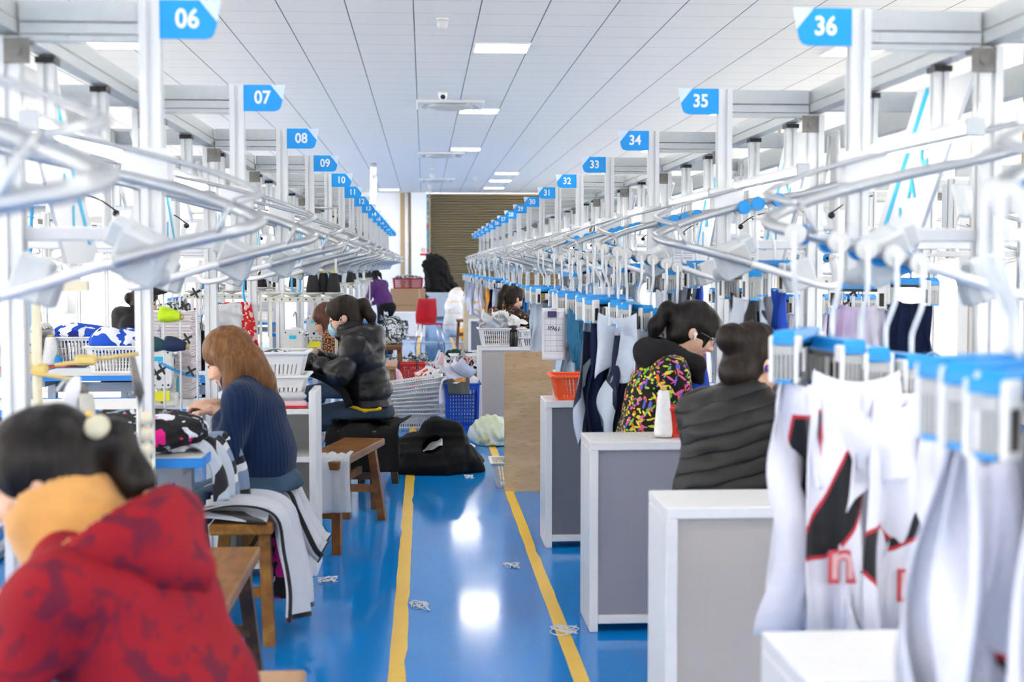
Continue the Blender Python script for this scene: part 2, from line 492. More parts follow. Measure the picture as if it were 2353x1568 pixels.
# coloured poster strip and painted column beside the shutter
M_strip=xmat('colour_strip',lambda k:([(None,(.15,.45,.7)),(k.noise(k.co(),9,2)>.55,(.75,.72,.6)),(k.noise(k.co(),7,1,1)>.62,(.7,.08,.06))],None,None),.5)
structure('trim_1',MB().box((.135,42.97,1.88),(.09,.05,3.7)),M_strip)
structure('column_back',MB().box((-.15,42.9,1.89),(.48,.3,3.76),bev=.01),M_wall)
M_tan=principled('tan_pipe_cover',(.45,.33,.20),.6,noise=.05)
structure('trim_2',MB().box((-.66,42.95,1.88),(.14,.1,3.74)).box((-.43,42.95,1.88),(.05,.1,3.74)),M_tan)
pp=MB().cyl((-.53,42.85,.02),(-.53,42.85,3.76),.055,14)
for z in(1.1,2.2,3.3): pp.cyl((-.53,42.85,z),(-.53,42.85,z+.05),.066,14)
tag(pp.build('water_pipe',M_white),'white vertical water pipe running up the far wall between tan covers','pipe')
for i,(x,y,w_) in enumerate(((5.93,14.,.5),(6.05,22.,.6),(6.05,30.,.6))):
    structure('column_%d'%(i+1),MB().box((x,y,1.89),(w_,.4,3.76),bev=.01),M_wall)
    structure('trim_%d'%(i+3),MB().box((x-w_/2-.012,y-.17,1.89),(.024,.06,3.74)).box((x+w_/2+.012,y-.17,1.89),(.024,.06,3.74)),M_tan)
# yellow aisle lines
def yel_fn(k):
    o=k.co(); n=k.noise(o,14,3); return [(None,(.86,.55,.06)),((n-.55)*2,(.74,.47,.05)),(k.noise(o,40,2)>.72,(.45,.38,.12))],None,None
M_yel=xmat('yellow_line_paint',yel_fn,.35)
def line_mesh(x0,w,sd):
    r=random.Random(sd); mb=MB(); N=150; L=[];Rr=[]
    for i in range(N+1):
        y=2.+i*26./N; j=.003*(r.random()-.5)
        L.append((x0-w/2+j+(.008 if r.random()<.05 else 0),y)); Rr.append((x0+w/2+.004*(r.random()-.5)-(.008 if r.random()<.05 else 0),y))
    vs=[(x,y,.0012) for x,y in L]+[(x,y,.0012) for x,y in Rr]
    mb.add(vs,[(i,N+1+i,N+2+i,i+1) for i in range(N)]); return mb
structure('floor_marking_1',line_mesh(-.1,.062,1),M_yel)
structure('floor_marking_2',line_mesh(.545,.056,2),M_yel)

# ceiling lamp panels
lamp0=None
def panel(x,y,label):
    global lamp0
    if lamp0 is None:
        lamp0=thing('ceiling_lamp',label,'ceiling light',(x,y,3.77),group='square lamp panels in the ceiling')
        fr=MB()
        for a,b,c,d in((-.29,0,.02,.6),(.29,0,.02,.6),(0,-.29,.56,.02),(0,.29,.56,.02)): fr.box((a,b,-.008),(c,d,.02))
        fr.build('frame',M_white,lamp0)
        MB().box((0,0,-.006),(.56,.56,.012)).build('diffuser',M_panel,lamp0)
    else: copy_tree(lamp0,(x,y,3.77),label=label)
ys=[2.4,8.4,14.53,20.4,27.0,33.0,39.6]
for j,y in enumerate(ys):
    nth=['nearest the viewer','second along','third along the row, first one seen','fourth along, beside the first air conditioner','fifth along, beside the second air conditioner','sixth along','last'][j]
    if y<30: panel(.827,y,'lit square ceiling lamp over the aisle, '+nth)
    for cx,nm in((-7.2,'far over the west bay'),(-3.2,'over the bay behind signs six to twenty'),(4.6,'over the bay behind signs thirty-six to twenty-two'),(8.6,'far over the east bay')):
        panel(cx+(.027),y,'lit square ceiling lamp %s, %s'%(nm,['first','second','third','fourth','fifth','sixth','seventh'][j]))
for y,nm in((33.9,'first'),(36.8,'middle'),(40.2,'last')): panel(2.06,y,'small lit ceiling lamp, %s of the close three before the brown shutter'%nm)
panel(-1.03,41.2,'lit ceiling lamp beside the silver duct near the far wall')

# air conditioning cassettes
ac0=thing('air_conditioner','white ceiling air conditioner beside the second lamp in view, behind the black-eyed camera','air conditioner',(.38,19.55,3.77))
MB().box((0,0,-.02),(.95,.95,.04),bev=.012).build('face_panel',principled('ac_white',(.78,.79,.78),.4),ac0)
g=MB()
g.prism([(math.cos(a)*.30,math.sin(a)*.30) for a in [2*PI*k/32 for k in range(32)]],-.062,-.03,'z')
g.build('intake_grille',xmat('ac_grille',lambda k:([(None,(.66,.65,.6)),(((k.xyz(k.co())[0]*60).fract())<.35,(.40,.40,.38))],None,None),.6),ac0)
for a in range(4):
    R=Matrix.Rotation(a*PI/2,3,'Z'); fl=MB()
    p=[R@Vector((math.cos(t)*.40,math.sin(t)*.40,-.05)) for t in np.linspace(-.55,.55,9)]
    fl.tube(p,.022,8,squash=.5).build('louver',M_gbox2,ac0)
copy_tree(ac0,(.36,28.2,3.77),label='white ceiling air conditioner beside the third lamp in view')
copy_tree(ac0,(.36,36.5,3.77),label='greyish ceiling air conditioner farthest down the hall before the shutter')
# dome detectors and cameras
dm=thing('dome_camera','white dome camera on the ceiling, first before the first lamp in view','camera',(.18,12.9,3.77))
MB().cyl((0,0,-.03),(0,0,0),.095,24).build('base',M_white,dm)
MB().lathe([(.085,-.03),(.084,-.09),(.07,-.14),(.04,-.165),(.005,-.175)],seg=24).build('dome',M_gbox,dm)
ey=thing('ceiling_camera','white eyeball camera with a black lens in front of the first air conditioner','camera',(.26,18.3,3.77))
MB().lathe([(.10,0),(.10,-.04),(.095,-.10),(.07,-.16),(.03,-.185),(.003,-.19)],seg=24).build('housing',M_white,ey)
MB().lathe([(.055,0),(.05,.02),(.03,.035),(.003,.04)],seg=20,R=Matrix.Rotation(PI/2,3,'X'),o=(0,-.075,-.11)).build('lens',M_black,ey)
dm.scale=(.62,.62,.62); ey.scale=(.62,.62,.62)
for (x,y,lb) in((.22,31.5,'small white dome detector above the far air conditioner, upper of two'),(.21,34.5,'small white dome detector above the far air conditioner, lower of two'),(1.32,35.5,'small white detector near the three close lamps'),(.18,39.,'small white detector by the top of the shutter, upper'),(.16,41.5,'small white detector by the top of the shutter, lower')):
    copy_tree(dm,(x,y,3.77),label=lb)
# silver duct hanging from the ceiling
du=MB(); du.tube(spline([(-1.13,31.,3.77),(-1.13,31.,3.2),(-1.16,31.,2.7),(-1.12,31.,2.2)],6),[.075+.006*math.sin(i*2.1) for i in range(19)],14)
tag(du.build('flexible_duct',principled('foil',(.72,.73,.74),.28,.8,bump=.5,bscale=25)),'silver foil duct hanging from the ceiling above signs eleven and twelve','duct')
# small no-smoking placard
ns=thing('warning_sign','small white and red warning placard on the column beside the shutter','placard',(-.02,42.74,1.93))
MB().box((0,0,0),(.2,.012,.27)).build('board',M_white,ns)
M_red=principled('signal_red',(.62,.03,.03),.45)
MB().box((0,-.009,-.1),(.19,.006,.06)).build('red_band',M_red,ns)
rg=MB(); rg.tube([(math.cos(a)*.055,-.01,.035+math.sin(a)*.055) for a in np.linspace(0,2*PI,25)],.006,6); rg.tube([(-.038,-.01,.073),(.038,-.01,-.003)],.006,6); rg.box((0,-.008,.035),(.06,.004,.012),rot=(0,.5,0))
rg.build('symbol',M_red,ns)

# ================================================================ hanging system stations
NUMW={0:'zero'}
ONES='zero one two three four five six seven eight nine ten eleven twelve thirteen fourteen fifteen sixteen seventeen eighteen nineteen'.split()
TENS={2:'twenty',3:'thirty'}
def nw(n): return ONES[n] if n<20 else TENS[n//10]+('' if n%10==0 else '-'+ONES[n%10])
Y0,DY=3.38,1.53
PX={-1:-.657,1:1.087}
def YS(k,s=1): return Y0+DY*k+(.22 if (k<0 and s>0) else 0)
def extr(w=.05,g=.012,dp=.007):
    h=w/2; q=g/2
    return [(-h,-h),(-q,-h),(-q,-h+dp),(q,-h+dp),(q,-h),(h,-h),(h,-q),(h-dp,-q),(h-dp,q),(h,q),(h,h),(q,h),(q,h-dp),(-q,h-dp),(-q,h),(-h,h),(-h,q),(-h+dp,q),(-h+dp,-q),(-h,-q)]
FRAME={};RAIL={};LIGHT={};BOARD={};TERM={}
for s in(-1,1):
    side='of signs six to twenty' if s<0 else 'of signs thirty-six to twenty-two'
    f=thing('station_frame','tmp','frame',(PX[s],0,0),group='aluminium station frames '+side)
    MB().prism(extr(),1.44,2.09,'z').build('hanging_post',M_alu,f)
    MB().lathe([(.028,1.445),(.036,1.44),(.038,1.425),(.034,1.41),(.02,1.40)],seg=20).build('end_cap',M_gbox2,f)
    cb=MB().box((s*.165,0,2.062),(.28,.04,.05)).box((s*.165,0,2.02),(.28,.05,.026)).box((s*.165,0,1.998),(.28,.044,.014)).box((s*.165,-.022,2.04),(.28,.004,.006))
    cb.build('cross_beam',M_beam,f)
    MB().prism(extr(.055),.0,2.0,'z',o=(s*.335,0,0)).build('floor_post',M_alu,f)
    br=MB().box((s*.31,-.03,1.965),(.06,.008,.06)).cyl((s*.31,-.034,1.965),(s*.31,-.04,1.965),.012,10).box((s*.30,.0,1.99),(.03,.05,.012))
    br.build('corner_bracket',M_dark,f)
    for dy in(.33,.92):
        dp=MB().prism(extr(.042),1.80,1.985,'z',o=(s*.335,dy,0)); dp.build('drop_post',M_alu,f)
        MB().box((s*.335,dy,1.993),(.05,.06,.016)).build('post_clip',M_black,f)
    MB().box((s*.60,.62,1.79),(.02,.085,.44),bev=.006).build('back_plate',M_white,f)
    MB().prism(extr(.05),1.5,2.0,'z',o=(s*.78,.05,0)).build('rear_post',M_alu,f)
    MB().box((s*.56,0,2.05),(.43,.04,.07)).build('rear_beam',M_beam,f)
    st=MB().tube([(s*.47,.5,1.97),(s*.45,.95,1.62)],.012,8); st.build('strut',M_white,f)
    wr=MB().tube(spline([(s*.62,.2,1.72),(s*.55,.27,1.70),(s*.5,.33,1.66)]),.003,6); wr.build('sensor_wire',M_black,f)
    MB().lathe([(.001,-.014),(.012,-.008),(.015,0),(.012,.008),(.001,.014)],seg=12,o=(s*.5,.33,1.65)).build('sensor_ball',M_black,f)
    lo=MB().box((s*.52,.02,1.53),(.95,.03,.035),bev=.004); lo.build('lower_beam',M_white,f)
    FRAME[s]=f
    # conveyor loop
    q=[(.5,-.05,1.77),(.3,-.06,1.72),(.05,-.07,1.665),(-.12,-.09,1.62),(-.22,-.13,1.585),(-.275,-.19,1.562),(-.285,-.24,1.55),(-.262,-.30,1.535),(-.20,-.345,1.518),(-.08,-.365,1.487),(.06,-.365,1.447),(.18,-.36,1.410),(.26,-.345,1.388),(.32,-.30,1.385),(.35,-.23,1.41),(.355,-.17,1.47)]
    path=spline([(s*a,b,c) for a,b,c in q],6)
    r=thing('conveyor_loop','tmp','conveyor rail',(PX[s],0,0),group='curved conveyor loops '+side)
    MB().tube(path[:59],.0145,10).build('tube_rail',M_rail,r)
    MB().tube(path[58:],.0135,10).build('return_tube',M_railw,r)
    gs=MB(); pts=[Vector(p)+Vector((0,0,.066)) for p in path[:46]]; gs.tube(pts,.011,8,squash=.6).build('guide_strip',M_rail,r)
    hk=MB(); hk.tube(spline([Vector(path[45])+Vector((0,0,.062)),Vector(path[47])+Vector((-s*.012,-.015,.05)),Vector(path[48])+Vector((-s*.012,-.012,.02)),Vector(path[48])],4),.007,6); hk.build('strip_hook',M_rail,r)
    MB().box((0,-.05,1.69),(.12,.05,.085),bev=.01).build('rail_bracket',M_white,r)
    gb=MB(); gb.box((0,0,0),(.11,.075,.11),bev=.008); gb.box((s*.06,0,.03),(.05,.06,.06),bev=.006); gb.cyl((-s*.03,-.04,.0),(-s*.03,-.034,.0),.016,12)
    o=gb.build('drive_box',M_gbox,r); o.location=(s*-.03,-.30,1.475); o.rotation_euler=(.3,s*-.45,0)
    g2=MB(); g2.box((0,0,0),(.075,.06,.10),bev=.006); g2.box((s*-.045,0,-.01),(.04,.055,.075),mi=1,bev=.005)
    o=g2.build('gate_box',[M_gbox,M_gbox2],r); o.location=(s*.20,-.33,1.425); o.rotation_euler=(0,s*-.35,0)
    RAIL[s]=r
    # tube light along the bay
    l=thing('tube_light','tmp','tube light',(PX[s]+s*.27,0,0),group='tube lights '+side)
    MB().box((0,.43,1.810),(.02,1.02,.018),bev=.003).build('housing',M_white,l)
    MB().tube([(0,-.07,1.788),(0,.93,1.788)],.0165,12).build('diffuser',M_lamp,l)
    for yy in(-.08,.94): MB().box((0,yy,1.795),(.048,.016,.05),bev=.004).build('end_cap',M_gbox,l)
    LIGHT[s]=l
    # slanted brand board
    b=thing('brand_board','tmp','board',(PX[s]+s*.42,0,0),group='slanted white brand boards '+side)
    poly=[(.30,1.99),(.72,1.99),(1.16,1.50),(1.10,1.46),(.78,1.46)]
    MB().prism(poly,0,.012,'x').build('panel',M_white,b)
    MB().prism([(.62,1.985),(.655,1.985),(1.075,1.52),(1.04,1.52)],-.002 if s>0 else .012,0 if s>0 else .014,'x').build('stripe',M_cyan,b)
    for i,ch in enumerate('JACK'):
        put_text('letter',ch,.085,M_cyan,b,(-.003*s if s>0 else .015,.86-.10*i+.0,1.60+.092*i),(PI/2-.0,0,-PI/2) if s>0 else (PI/2,0,PI/2),bold=.004)
        o=b.children[-1]; o.rotation_euler=Matrix.Rotation(-PI/2,3,'Z').to_4x4().to_euler() if False else o.rotation_euler
    BOARD[s]=b
    t=thing('terminal','tmp','terminal',(PX[s]+s*.5,0,0),group='tilted terminals '+side)
    tb=MB().box((0,0,0),(.13,.02,.10),bev=.006); o=tb.build('casing',M_gbox,t); o.location=(0,.50,1.64); o.rotation_euler=(-.35,0,s*.5)
    tb=MB().box((0,-.0115,0),(.05,.003,.05)); o=tb.build('screen',M_screen,t); o.location=(0,.50,1.64); o.rotation_euler=(-.35,0,s*.5)
    MB().tube([(0,.51,1.67),(s*.05,.56,1.85),(s*.07,.6,1.98)],.008,8).build('arm',M_alu,t)
    TERM[s]=t
# the number sign of each station
def make_sign(n,s,y):
    x=PX[s]-s*.025
    g=thing('number_sign','blue hanging sign reading %s, bolted to its white post'%nw(n),'sign',(x,y-.02,2.09),group=None)
    d=-s
    W,H=.146,.092
    def P(a,b): return (d*a,-b)
    blue=[P(0,0),P(.095,0),P(.137,.052),P(.130,.078),P(.122,.088),P(.108,H),P(0,H)]
    pale=[P(.096,0),P(W,0),P(.1375,.05)]
    MB().prism(blue,-.003,.003,'y').build('panel',M_blue,g)
    MB().prism(pale,-.003,.003,'y').build('pale_corner',M_pale,g)
    put_text('digits','%02d'%n,.064,M_txt,g,(d*.066,-.0036,-.046),(PI/2,0,0),bold=.0016,scale=(.9,1,1))
for s in(-1,1):
    for k in range(-1,16):
        n=6+k if s<0 else 36-k
        if s<0 and k>14: continue
        y=YS(k,s)
        def put(proto,what):
            if not proto.get('used'): proto['used']=1; proto.location.y=y; proto['label']=what; return
            copy_tree(proto,(proto.location.x,y,0),label=what)
        pl='sign '+nw(n)
        put(FRAME[s],'white aluminium frame with the hanging post that carries '+pl)
        if k>=0: make_sign(n,s,y)
        put(RAIL[s],'curved grey conveyor loop reaching into the aisle by '+pl)
        if k<12:
            put(LIGHT[s],'lit tube light hanging along the bay behind '+pl)
            put(BOARD[s],'slanted white board with a cyan stripe behind '+pl)
            put(TERM[s],'tilted grey terminal with a violet screen behind '+pl)
    side='that joins the posts of signs '+('six to twenty' if s<0 else 'thirty-six to twenty-two')
    x=PX[s]+s*.335
    lb=MB().box((x,13.,2.065),(.04,24,.05)).box((x,13.,2.022),(.05,24,.03)).box((x-s*.02,13,2.045),(.006,24,.006)); 
    tag(lb.build('overhead_beam',M_beam),'long grey overhead beam '+side,'beam')
    bm=MB().box((PX[s]+s*.78,13.,2.03),(.05,24,.09)); tag(bm.build('overhead_beam',M_beam),'rear overhead beam farther from the aisle '+side,'beam')
# ================================================================ side tables, cabinets and hanging garments on the right-hand bay
M_lam=principled('white_laminate',(.80,.80,.81),.4,noise=.015)
def panel_mat(name,col):
    def fn(k):
        n=k.noise(k.co(scale=(90,1,1.5)),2,3); n2=k.noise(k.co(),2,3)
        return [(None,col),((n-.5)*.5,tuple(c*.8 for c in col)),((n2-.5)*.3,tuple(min(1,c*1.15) for c in col))],(n,.06,.002),None
    return xmat(name,fn,.55)
M_pg=panel_mat('slate_panel',(.155,.165,.195)); M_pv=panel_mat('violet_grey_panel',(.285,.285,.34)); M_pb=panel_mat('beige_panel',(.50,.455,.43))
def wood_fn(c1,c2,c3,sc=1.,ax=(1,1,6)):
    def fn(k):
        o=k.co(scale=tuple(a*sc for a in ax)); d=k.noise(o,1.6,4,1.2); rings=((d*14).sin()*.5+.5); g=k.noise(k.co(scale=tuple(a*sc*5 for a in ax)),3,3)
        return [(None,c1),(rings*.55,c2),((g-.52)*2.2,c3)],(g,.08,.002),None
    return fn
M_ply=xmat('pale_plywood',wood_fn((.68,.47,.27),(.54,.34,.17),(.40,.23,.10),1.1,(1.,1,4.5)),.5)
M_ply2=xmat('light_plywood',wood_fn((.72,.58,.40),(.65,.50,.33),(.60,.46,.30),1.2,(1.2,1,5)),.5)
def cabinet(x0,y0,w,dp,h,mat,label,open_side='back'):
    c=thing('side_cabinet',label,'cabinet',(x0+w/2,y0+dp/2,0))
    t=.034
    MB().box((0,0,h-t/2),(w,dp,t),bev=.003).box((-w/2+t/2,0,(h-t)/2),(t,dp,h-t),bev=.003).box((w/2-t/2,0,(h-t)/2),(t,dp,h-t),bev=.003).box((0,0,.05),(w-2*t,dp,t),bev=.003).build('carcass',M_lam,c)
    MB().box((0,-dp/2+.022,(h-t+.06)/2),(w-2*t,.012,h-t-.06)).build('back_panel',mat,c)
    sb=MB()
    sb.box((0,.02,h*.5),(w-2*t,dp-.05,.02)); sb.build('shelf',M_lam,c)
    return c
cabinet(.62,6.93,.62,.32,.76,M_pg,'white framed cabinet with a slate grey panel under the orange basket')
cabinet(.65,5.30,.66,.32,.76,M_pv,'white framed cabinet with a violet grey panel under the white thread cone')
cabinet(.69,3.83,.7,.31,.76,M_pb,'white framed cabinet with a beige panel in front of the woman with a bun')
cabinet(.635,2.2,.62,.31,.76,M_pb,'white topped cabinet below the white jerseys, cut by the bottom edge of the picture')
cabinet(.495,12.5,.8,.32,.71,M_pb,'pale cabinet with a beige panel beside the blue crate, bottle on top')
cabinet(.86,8.78,.5,.3,.76,M_pv,'white cabinet hidden behind the leaning plywood board')
cabinet(.74,22.5,.5,.3,.58,M_pg,'small grey panelled cabinet far down the aisle below the heart-print woman')
tag(MB().box((0,0,.452),(.31,.018,.904),bev=.001).build('plywood_board',M_ply,loc=(.668,8.71,0)),'tall wood grain board standing on the yellow line beside the slate cabinet','board')
tag(MB().box((0,0,.41),(.32,.018,.82)).build('plywood_board',M_ply2,loc=(.85,24.,0)),'pale wood board far down the aisle beneath the white and orange garments','board')
# sewing tables behind the cabinets
M_tabe=principled('blue_edge',(.02,.24,.72),.4); M_tleg=principled('grey_steel_leg',(.34,.37,.42),.5,.3)
def sewing_table(x,y,rz,label,w=1.05,dp=.55,h=.74,edge=None):
    t=thing('sewing_table',label,'table',(x,y,0),rz)
    MB().box((0,0,h),(w,dp,.028),bev=.01).build('table_top',principled('table_top_white',(.78,.79,.80),.35),t)
    MB().box((0,-dp/2-.004,h),(w+.01,.008,.034)).box((0,dp/2+.004,h),(w+.01,.008,.034)).box((-w/2-.002,0,h),(.008,dp,.034)).box((w/2+.002,0,h),(.008,dp,.034)).build('edge_strip',edge or M_tabe,t)
    for sx in(-1,1):
        l=MB().box((sx*w*.40,0,h*.5),(.05,.06,h-.06)).box((sx*w*.40,0,.025),(.06,dp*.95,.04),bev=.005).box((sx*w*.40,0,h-.04),(.05,dp*.8,.04)); l.build('leg',M_tleg,t)
    MB().box((0,.05,h-.09),(w*.75,.04,.06)).build('cross_rail',M_tleg,t)
    MB().box((.12,0,.10),(.42,.28,.02),rot=(.25,0,0)).build('treadle',M_tleg,t)
    return t
for k,(yy,who) in enumerate([(2.9,'under the white jerseys of sign thirty-six'),(4.5,'beside the woman with a bun'),(5.95,'beside the woman in the colourful jacket'),(7.6,'behind the slate cabinet'),(10.6,'beside the woman in the heart-print top')]):
    sewing_table(1.88 if k<3 else 1.75,yy+.05,PI/2 if k<3 else PI/2,'blue edged sewing table '+who,w=.75,dp=.5)

# ---------------------------------------------------------------- clip hangers
M_hblue=principled('hanger_blue',(.015,.30,.74),.4,noise=.04); M_hwhite=principled('hanger_white',(.78,.79,.80),.4); M_hgrey=principled('hanger_grey',(.46,.47,.47),.45,noise=.05); M_wheel=principled('roller_grey_white',(.66,.66,.65),.5)
HANG=None
def make_hanger():
    h=thing('clip_hanger','tmp','hanger',(0,0,0))
    # origin at the roller centre on the rail; bar runs along local y; camera side is -y
    MB().cyl((0,-.034,0),(0,-.020,0),.0245,24).build('roller',M_wheel,h)
    MB().cyl((0,.020,0),(0,.034,0),.0245,24).build('blue_cap',M_hblue,h)
    MB().cyl((0,-.026,0),(0,.026,0),.008,10).build('axle',M_black,h)
    MB().tube(spline([(0,-.038,.004),(0,-.040,-.03),(0,-.040,-.09),(0,-.012,-.14),(0,0,-.165),(0,0,-.215)],4),.0062,8).build('hook_rod',M_hwhite,h)
    b=MB(); b.prism([(-.128,-.245),(-.128,-.228),(-.118,-.215),(.118,-.215),(.128,-.228),(.128,-.245)],-.024,.024,'x'); b.build('top_bar',M_hblue,h)
    MB().box((0,0,-.25),(.036,.235,.014)).build('bar_core',M_black,h)
    for sy in(-1,1):
        c=MB(); y=sy*.108
        for sx in(-1,1): c.box((sx*.0275,y,-.278),(.011,.042,.105),bev=.004)
        c.build('clip_frame',M_hwhite,h)
        c=MB()
        for i in range(4): c.box((-.015+.01*i,y,-.285),(.0065,.034,.075))
        c.box((0,y,-.257),(.042,.036,.02)); c.build('clip_jaw',M_hgrey,h)
        for sx in(-1,1): MB().box((sx*.0275,y-.0,-.29),(.013,.020,.055)).build('clip_lever',M_black,h)
        MB().box((0,y,-.326),(.034,.036,.008)).build('jaw_pad',M_hblue,h)
    return h
def rail_path(s=1):
    q=[(.5,-.05,1.77),(.3,-.06,1.72),(.05,-.07,1.665),(-.12,-.09,1.62),(-.22,-.13,1.585),(-.275,-.19,1.562),(-.285,-.24,1.55),(-.262,-.30,1.535),(-.20,-.345,1.518),(-.08,-.365,1.487),(.06,-.365,1.447),(.18,-.36,1.410)]
    return spline([(s*a,b,c) for a,b,c in q],12)
RP=rail_path(1)
def rail_at(x,lower):
    best=None
    for i in range(1,len(RP)-1):
        p=RP[i]
        if (p.y<-.24)==lower:
            d=abs(p.x-x)
            if best is None or d<best[0]: best=(d,i)
    i=best[1]; t=(RP[i+1]-RP[i-1]); return RP[i],t
# ---------------------------------------------------------------- garments
def uvmat(name,fn,rough=.8,sheen=.2):
    def g(k):
        u,v,_=k.xyz(k.co('UV')); n=k.noise(k.co(),17,3)
        return fn(u,v,k),(n,.6,.004),None
    return xmat(name,g,rough,sheen=sheen)
GM={}
GM['paleblue']=principled('cloth_pale_blue',(.47,.60,.76),.8,noise=.04,bump=.6,bscale=18,sheen=.2)
GM['bluegrey']=principled('cloth_blue_grey',(.52,.58,.70),.8,noise=.04,bump=.6,bscale=18,sheen=.2)
GM['teal']=principled('cloth_teal',(.015,.14,.27),.6,noise=.1)
GM['navy']=principled('cloth_navy',(.010,.017,.050),.8,spec=.12,noise=.15,bump=.1,bscale=500)
GM['blue']=principled('cloth_blue',(.02,.14,.40),.7,noise=.1)
GM['white']=principled('cloth_white',(.76,.77,.88),.8,noise=.03,bump=.6,bscale=16,sheen=.2)
GM['orange']=principled('cloth_orange',(.75,.33,.05),.8,noise=.08)
GM['black']=principled('cloth_black',(.008,.008,.009),.8,spec=.1,noise=.15,bump=.15,bscale=300)
GM['grey']=principled('cloth_grey',(.30,.31,.33),.85,noise=.06)
GM['whiteorange']=uvmat('cloth_white_orange',lambda u,v,k:[(None,(.74,.76,.85)),((k.noise(k.co(),14,2)>.60),(.72,.42,.12))])
GM['lilac']=uvmat('cloth_lilac',lambda u,v,k:[(None,(.74,.72,.84)),((k.noise(k.co(),5,2)-.45)*4,(.52,.36,.66)),((k.noise(k.co(),8,2)>.62),(.8,.8,.88))])
GM['blackwhite']=uvmat('cloth_black_white',lambda u,v,k:[(None,(.55,.60,.68)),((((u*.8+v*.9)*1.25+.1).fract()<.27),(.02,.02,.025))])
GM['whiteblue']=uvmat('cloth_white_royal',lambda u,v,k:[(None,(.72,.75,.84)),((u-v*.4)>.45,(.02,.09,.62))])
GM['navylight']=uvmat('cloth_navy_light',lambda u,v,k:[(None,(.012,.02,.055)),((v*.0+((u*1.7+v*1.1+.25).fract()))<.28,(.50,.57,.68)),(v<.12,(.45,.5,.6))])
def jersey(name,pu,pv,slope,w=.13):
    def fn(u,v,k):
        d=(u-pu)-(v-pv)*slope; a=d.abs(); inv=((v-pv).abs()<.17); out=((v-pv).abs()<.185)
        return [(None,(.77,.78,.89)),((a<(w+.05))*out,(.55,.03,.05)),((a<w)*inv,(.012,.013,.018)),((((v-.93).abs()<.02)*(u>.55)),(.012,.013,.018))]
    return uvmat(name,fn)
GM['jersey1']=jersey('jersey_white_one',.5,.40,2.2,.30); GM['jersey2']=jersey('jersey_white_two',.55,.62,-2.6,.30); GM['jersey3']=jersey('jersey_white_three',.45,.30,.6,.36)
GMESH={}
def garment_mesh(kind,mat,seed):
    key=(kind,mat,seed)
    if key in GMESH: return GMESH[key]
    r=random.Random(seed*13+len(kind))
    W0,W1,L,A,NF={'long':(.22,.24,.60,.032,3.6),'drape':(.23,.32,.64,.040,3.6),'panel':(.10,.17,.62,.020,1.2),'short':(.22,.27,.30,.03,1.6),'strap':(.05,.07,.30,.012,.6),'collar':(.20,.20,.26,.03,1.),'tiny':(.2,.24,.36,.035,2)}[kind]
    W0*=.92; ph=r.uniform(0,6.28); ph2=r.uniform(0,6.28); bx=r.uniform(-.02,.02); sk=r.uniform(-.08,.08)
    def fn(u,v):
        w=W0+(W1-W0)*min(1,v*1.6)**.7; a=.006+A*min(1,v*1.5)
        x=a*math.sin(2*PI*NF*(u+.06*math.sin(5*v+ph2))+ph+1.3*v)+a*.4*math.sin(2*PI*(NF*2.3)*u+ph2)+bx*v+.012*math.sin(7*v+ph)
        y=(u-.5)*w+sk*v*v*.6
        z=-.30-v*L*(1-.10*math.sin(PI*u+ph2*.2))-.025*(1-(2*u-1)**2)*(1-v)+.018*math.sin(6*u+ph)*v
        return (x,y,z)
    nu,nv=(22,26) if kind!='strap' else (6,14)
    mb=MB().grid(fn,nu,nv,thick=.003); me=mb.mesh('garment',GM[mat]); GMESH[key]=me; return me
ORD=['first','second','third','fourth','fifth','sixth','seventh','eighth','ninth','tenth','eleventh','twelfth']
def put_hanger(k,x,lower,turn,label):
    global HANG
    p,t=rail_at(x,lower); ang=math.atan2(t.y,t.x)
    loc=(PX[1]+p.x,YS(k)+p.y,p.z-.004); rz=ang+turn
    grp='blue clip hangers on the conveyor loops'
    if HANG is None:
        HANG=make_hanger(); h=HANG; h.location=loc; h.rotation_euler=(0,0,rz); h['label']=label; h['group']=grp
    else: h=copy_tree(HANG,loc,rz,label=label,group=grp)
    return loc,rz
def put_garment(loc,rz,kind,mat,seed,label,name='garment',dz=0.,rot=0.,grp='garment pieces on the clip hangers'):
    o=bpy.data.objects.new({'strap':'hanging_strap','collar':'hanging_collar'}.get(kind,'hanging_garment'),garment_mesh(kind,mat,seed)); COL.objects.link(o)
    o.location=(loc[0],loc[1],loc[2]+dz); o.rotation_euler=(0,0,rz+rot); tag(o,label,'garment' if kind not in('strap',) else 'strap',grp); return o
DESC={'paleblue':'pale blue garment piece','bluegrey':'blue grey garment piece','teal':'dark teal strip','navy':'navy garment piece','blue':'mid blue garment piece','white':'white garment piece','orange':'orange garment piece','black':'black garment piece','whiteorange':'white and orange garment piece','lilac':'white and lilac garment','blackwhite':'pale garment with black bands','whiteblue':'white garment with a royal blue side','navylight':'navy garment with pale flashes','jersey1':'white jersey with black slash edged in red','jersey2':'white jersey with black wedge edged in red','jersey3':'white jersey with a short black band','grey':'grey garment piece'}
def row(k,xs,lower,mats,kinds,turns,extra=0):
    sign='sign '+nw(36-k)
    for i,x in enumerate(xs):
        where='%s %s-leg hanger by %s'%(ORD[i],'near' if lower else 'far',sign)
        loc,rz=put_hanger(k,x,lower,turns[i%len(turns)],'blue topped clip hanger, %s from the aisle, %s leg by %s'%(ORD[i],'near' if lower else 'far',sign))
        m=mats[i%len(mats)]; kd=kinds[i%len(kinds)]
        put_garment(loc,rz,kd,m,i%4+k,'%s on the %s'%(DESC[m],where))
T=[.1,-.15,.22,-.05,.3,.15]
row(0,[-.235,-.165,-.10,-.045,.01],True,['white','white','white','white','white'],['drape'],[.15,.3,.1,.25,.2])
row(-1,[-.285,-.279,-.262,-.235,-.19,-.13],True,['white'],['drape'],[.1,.25,-.1,.15,.3])
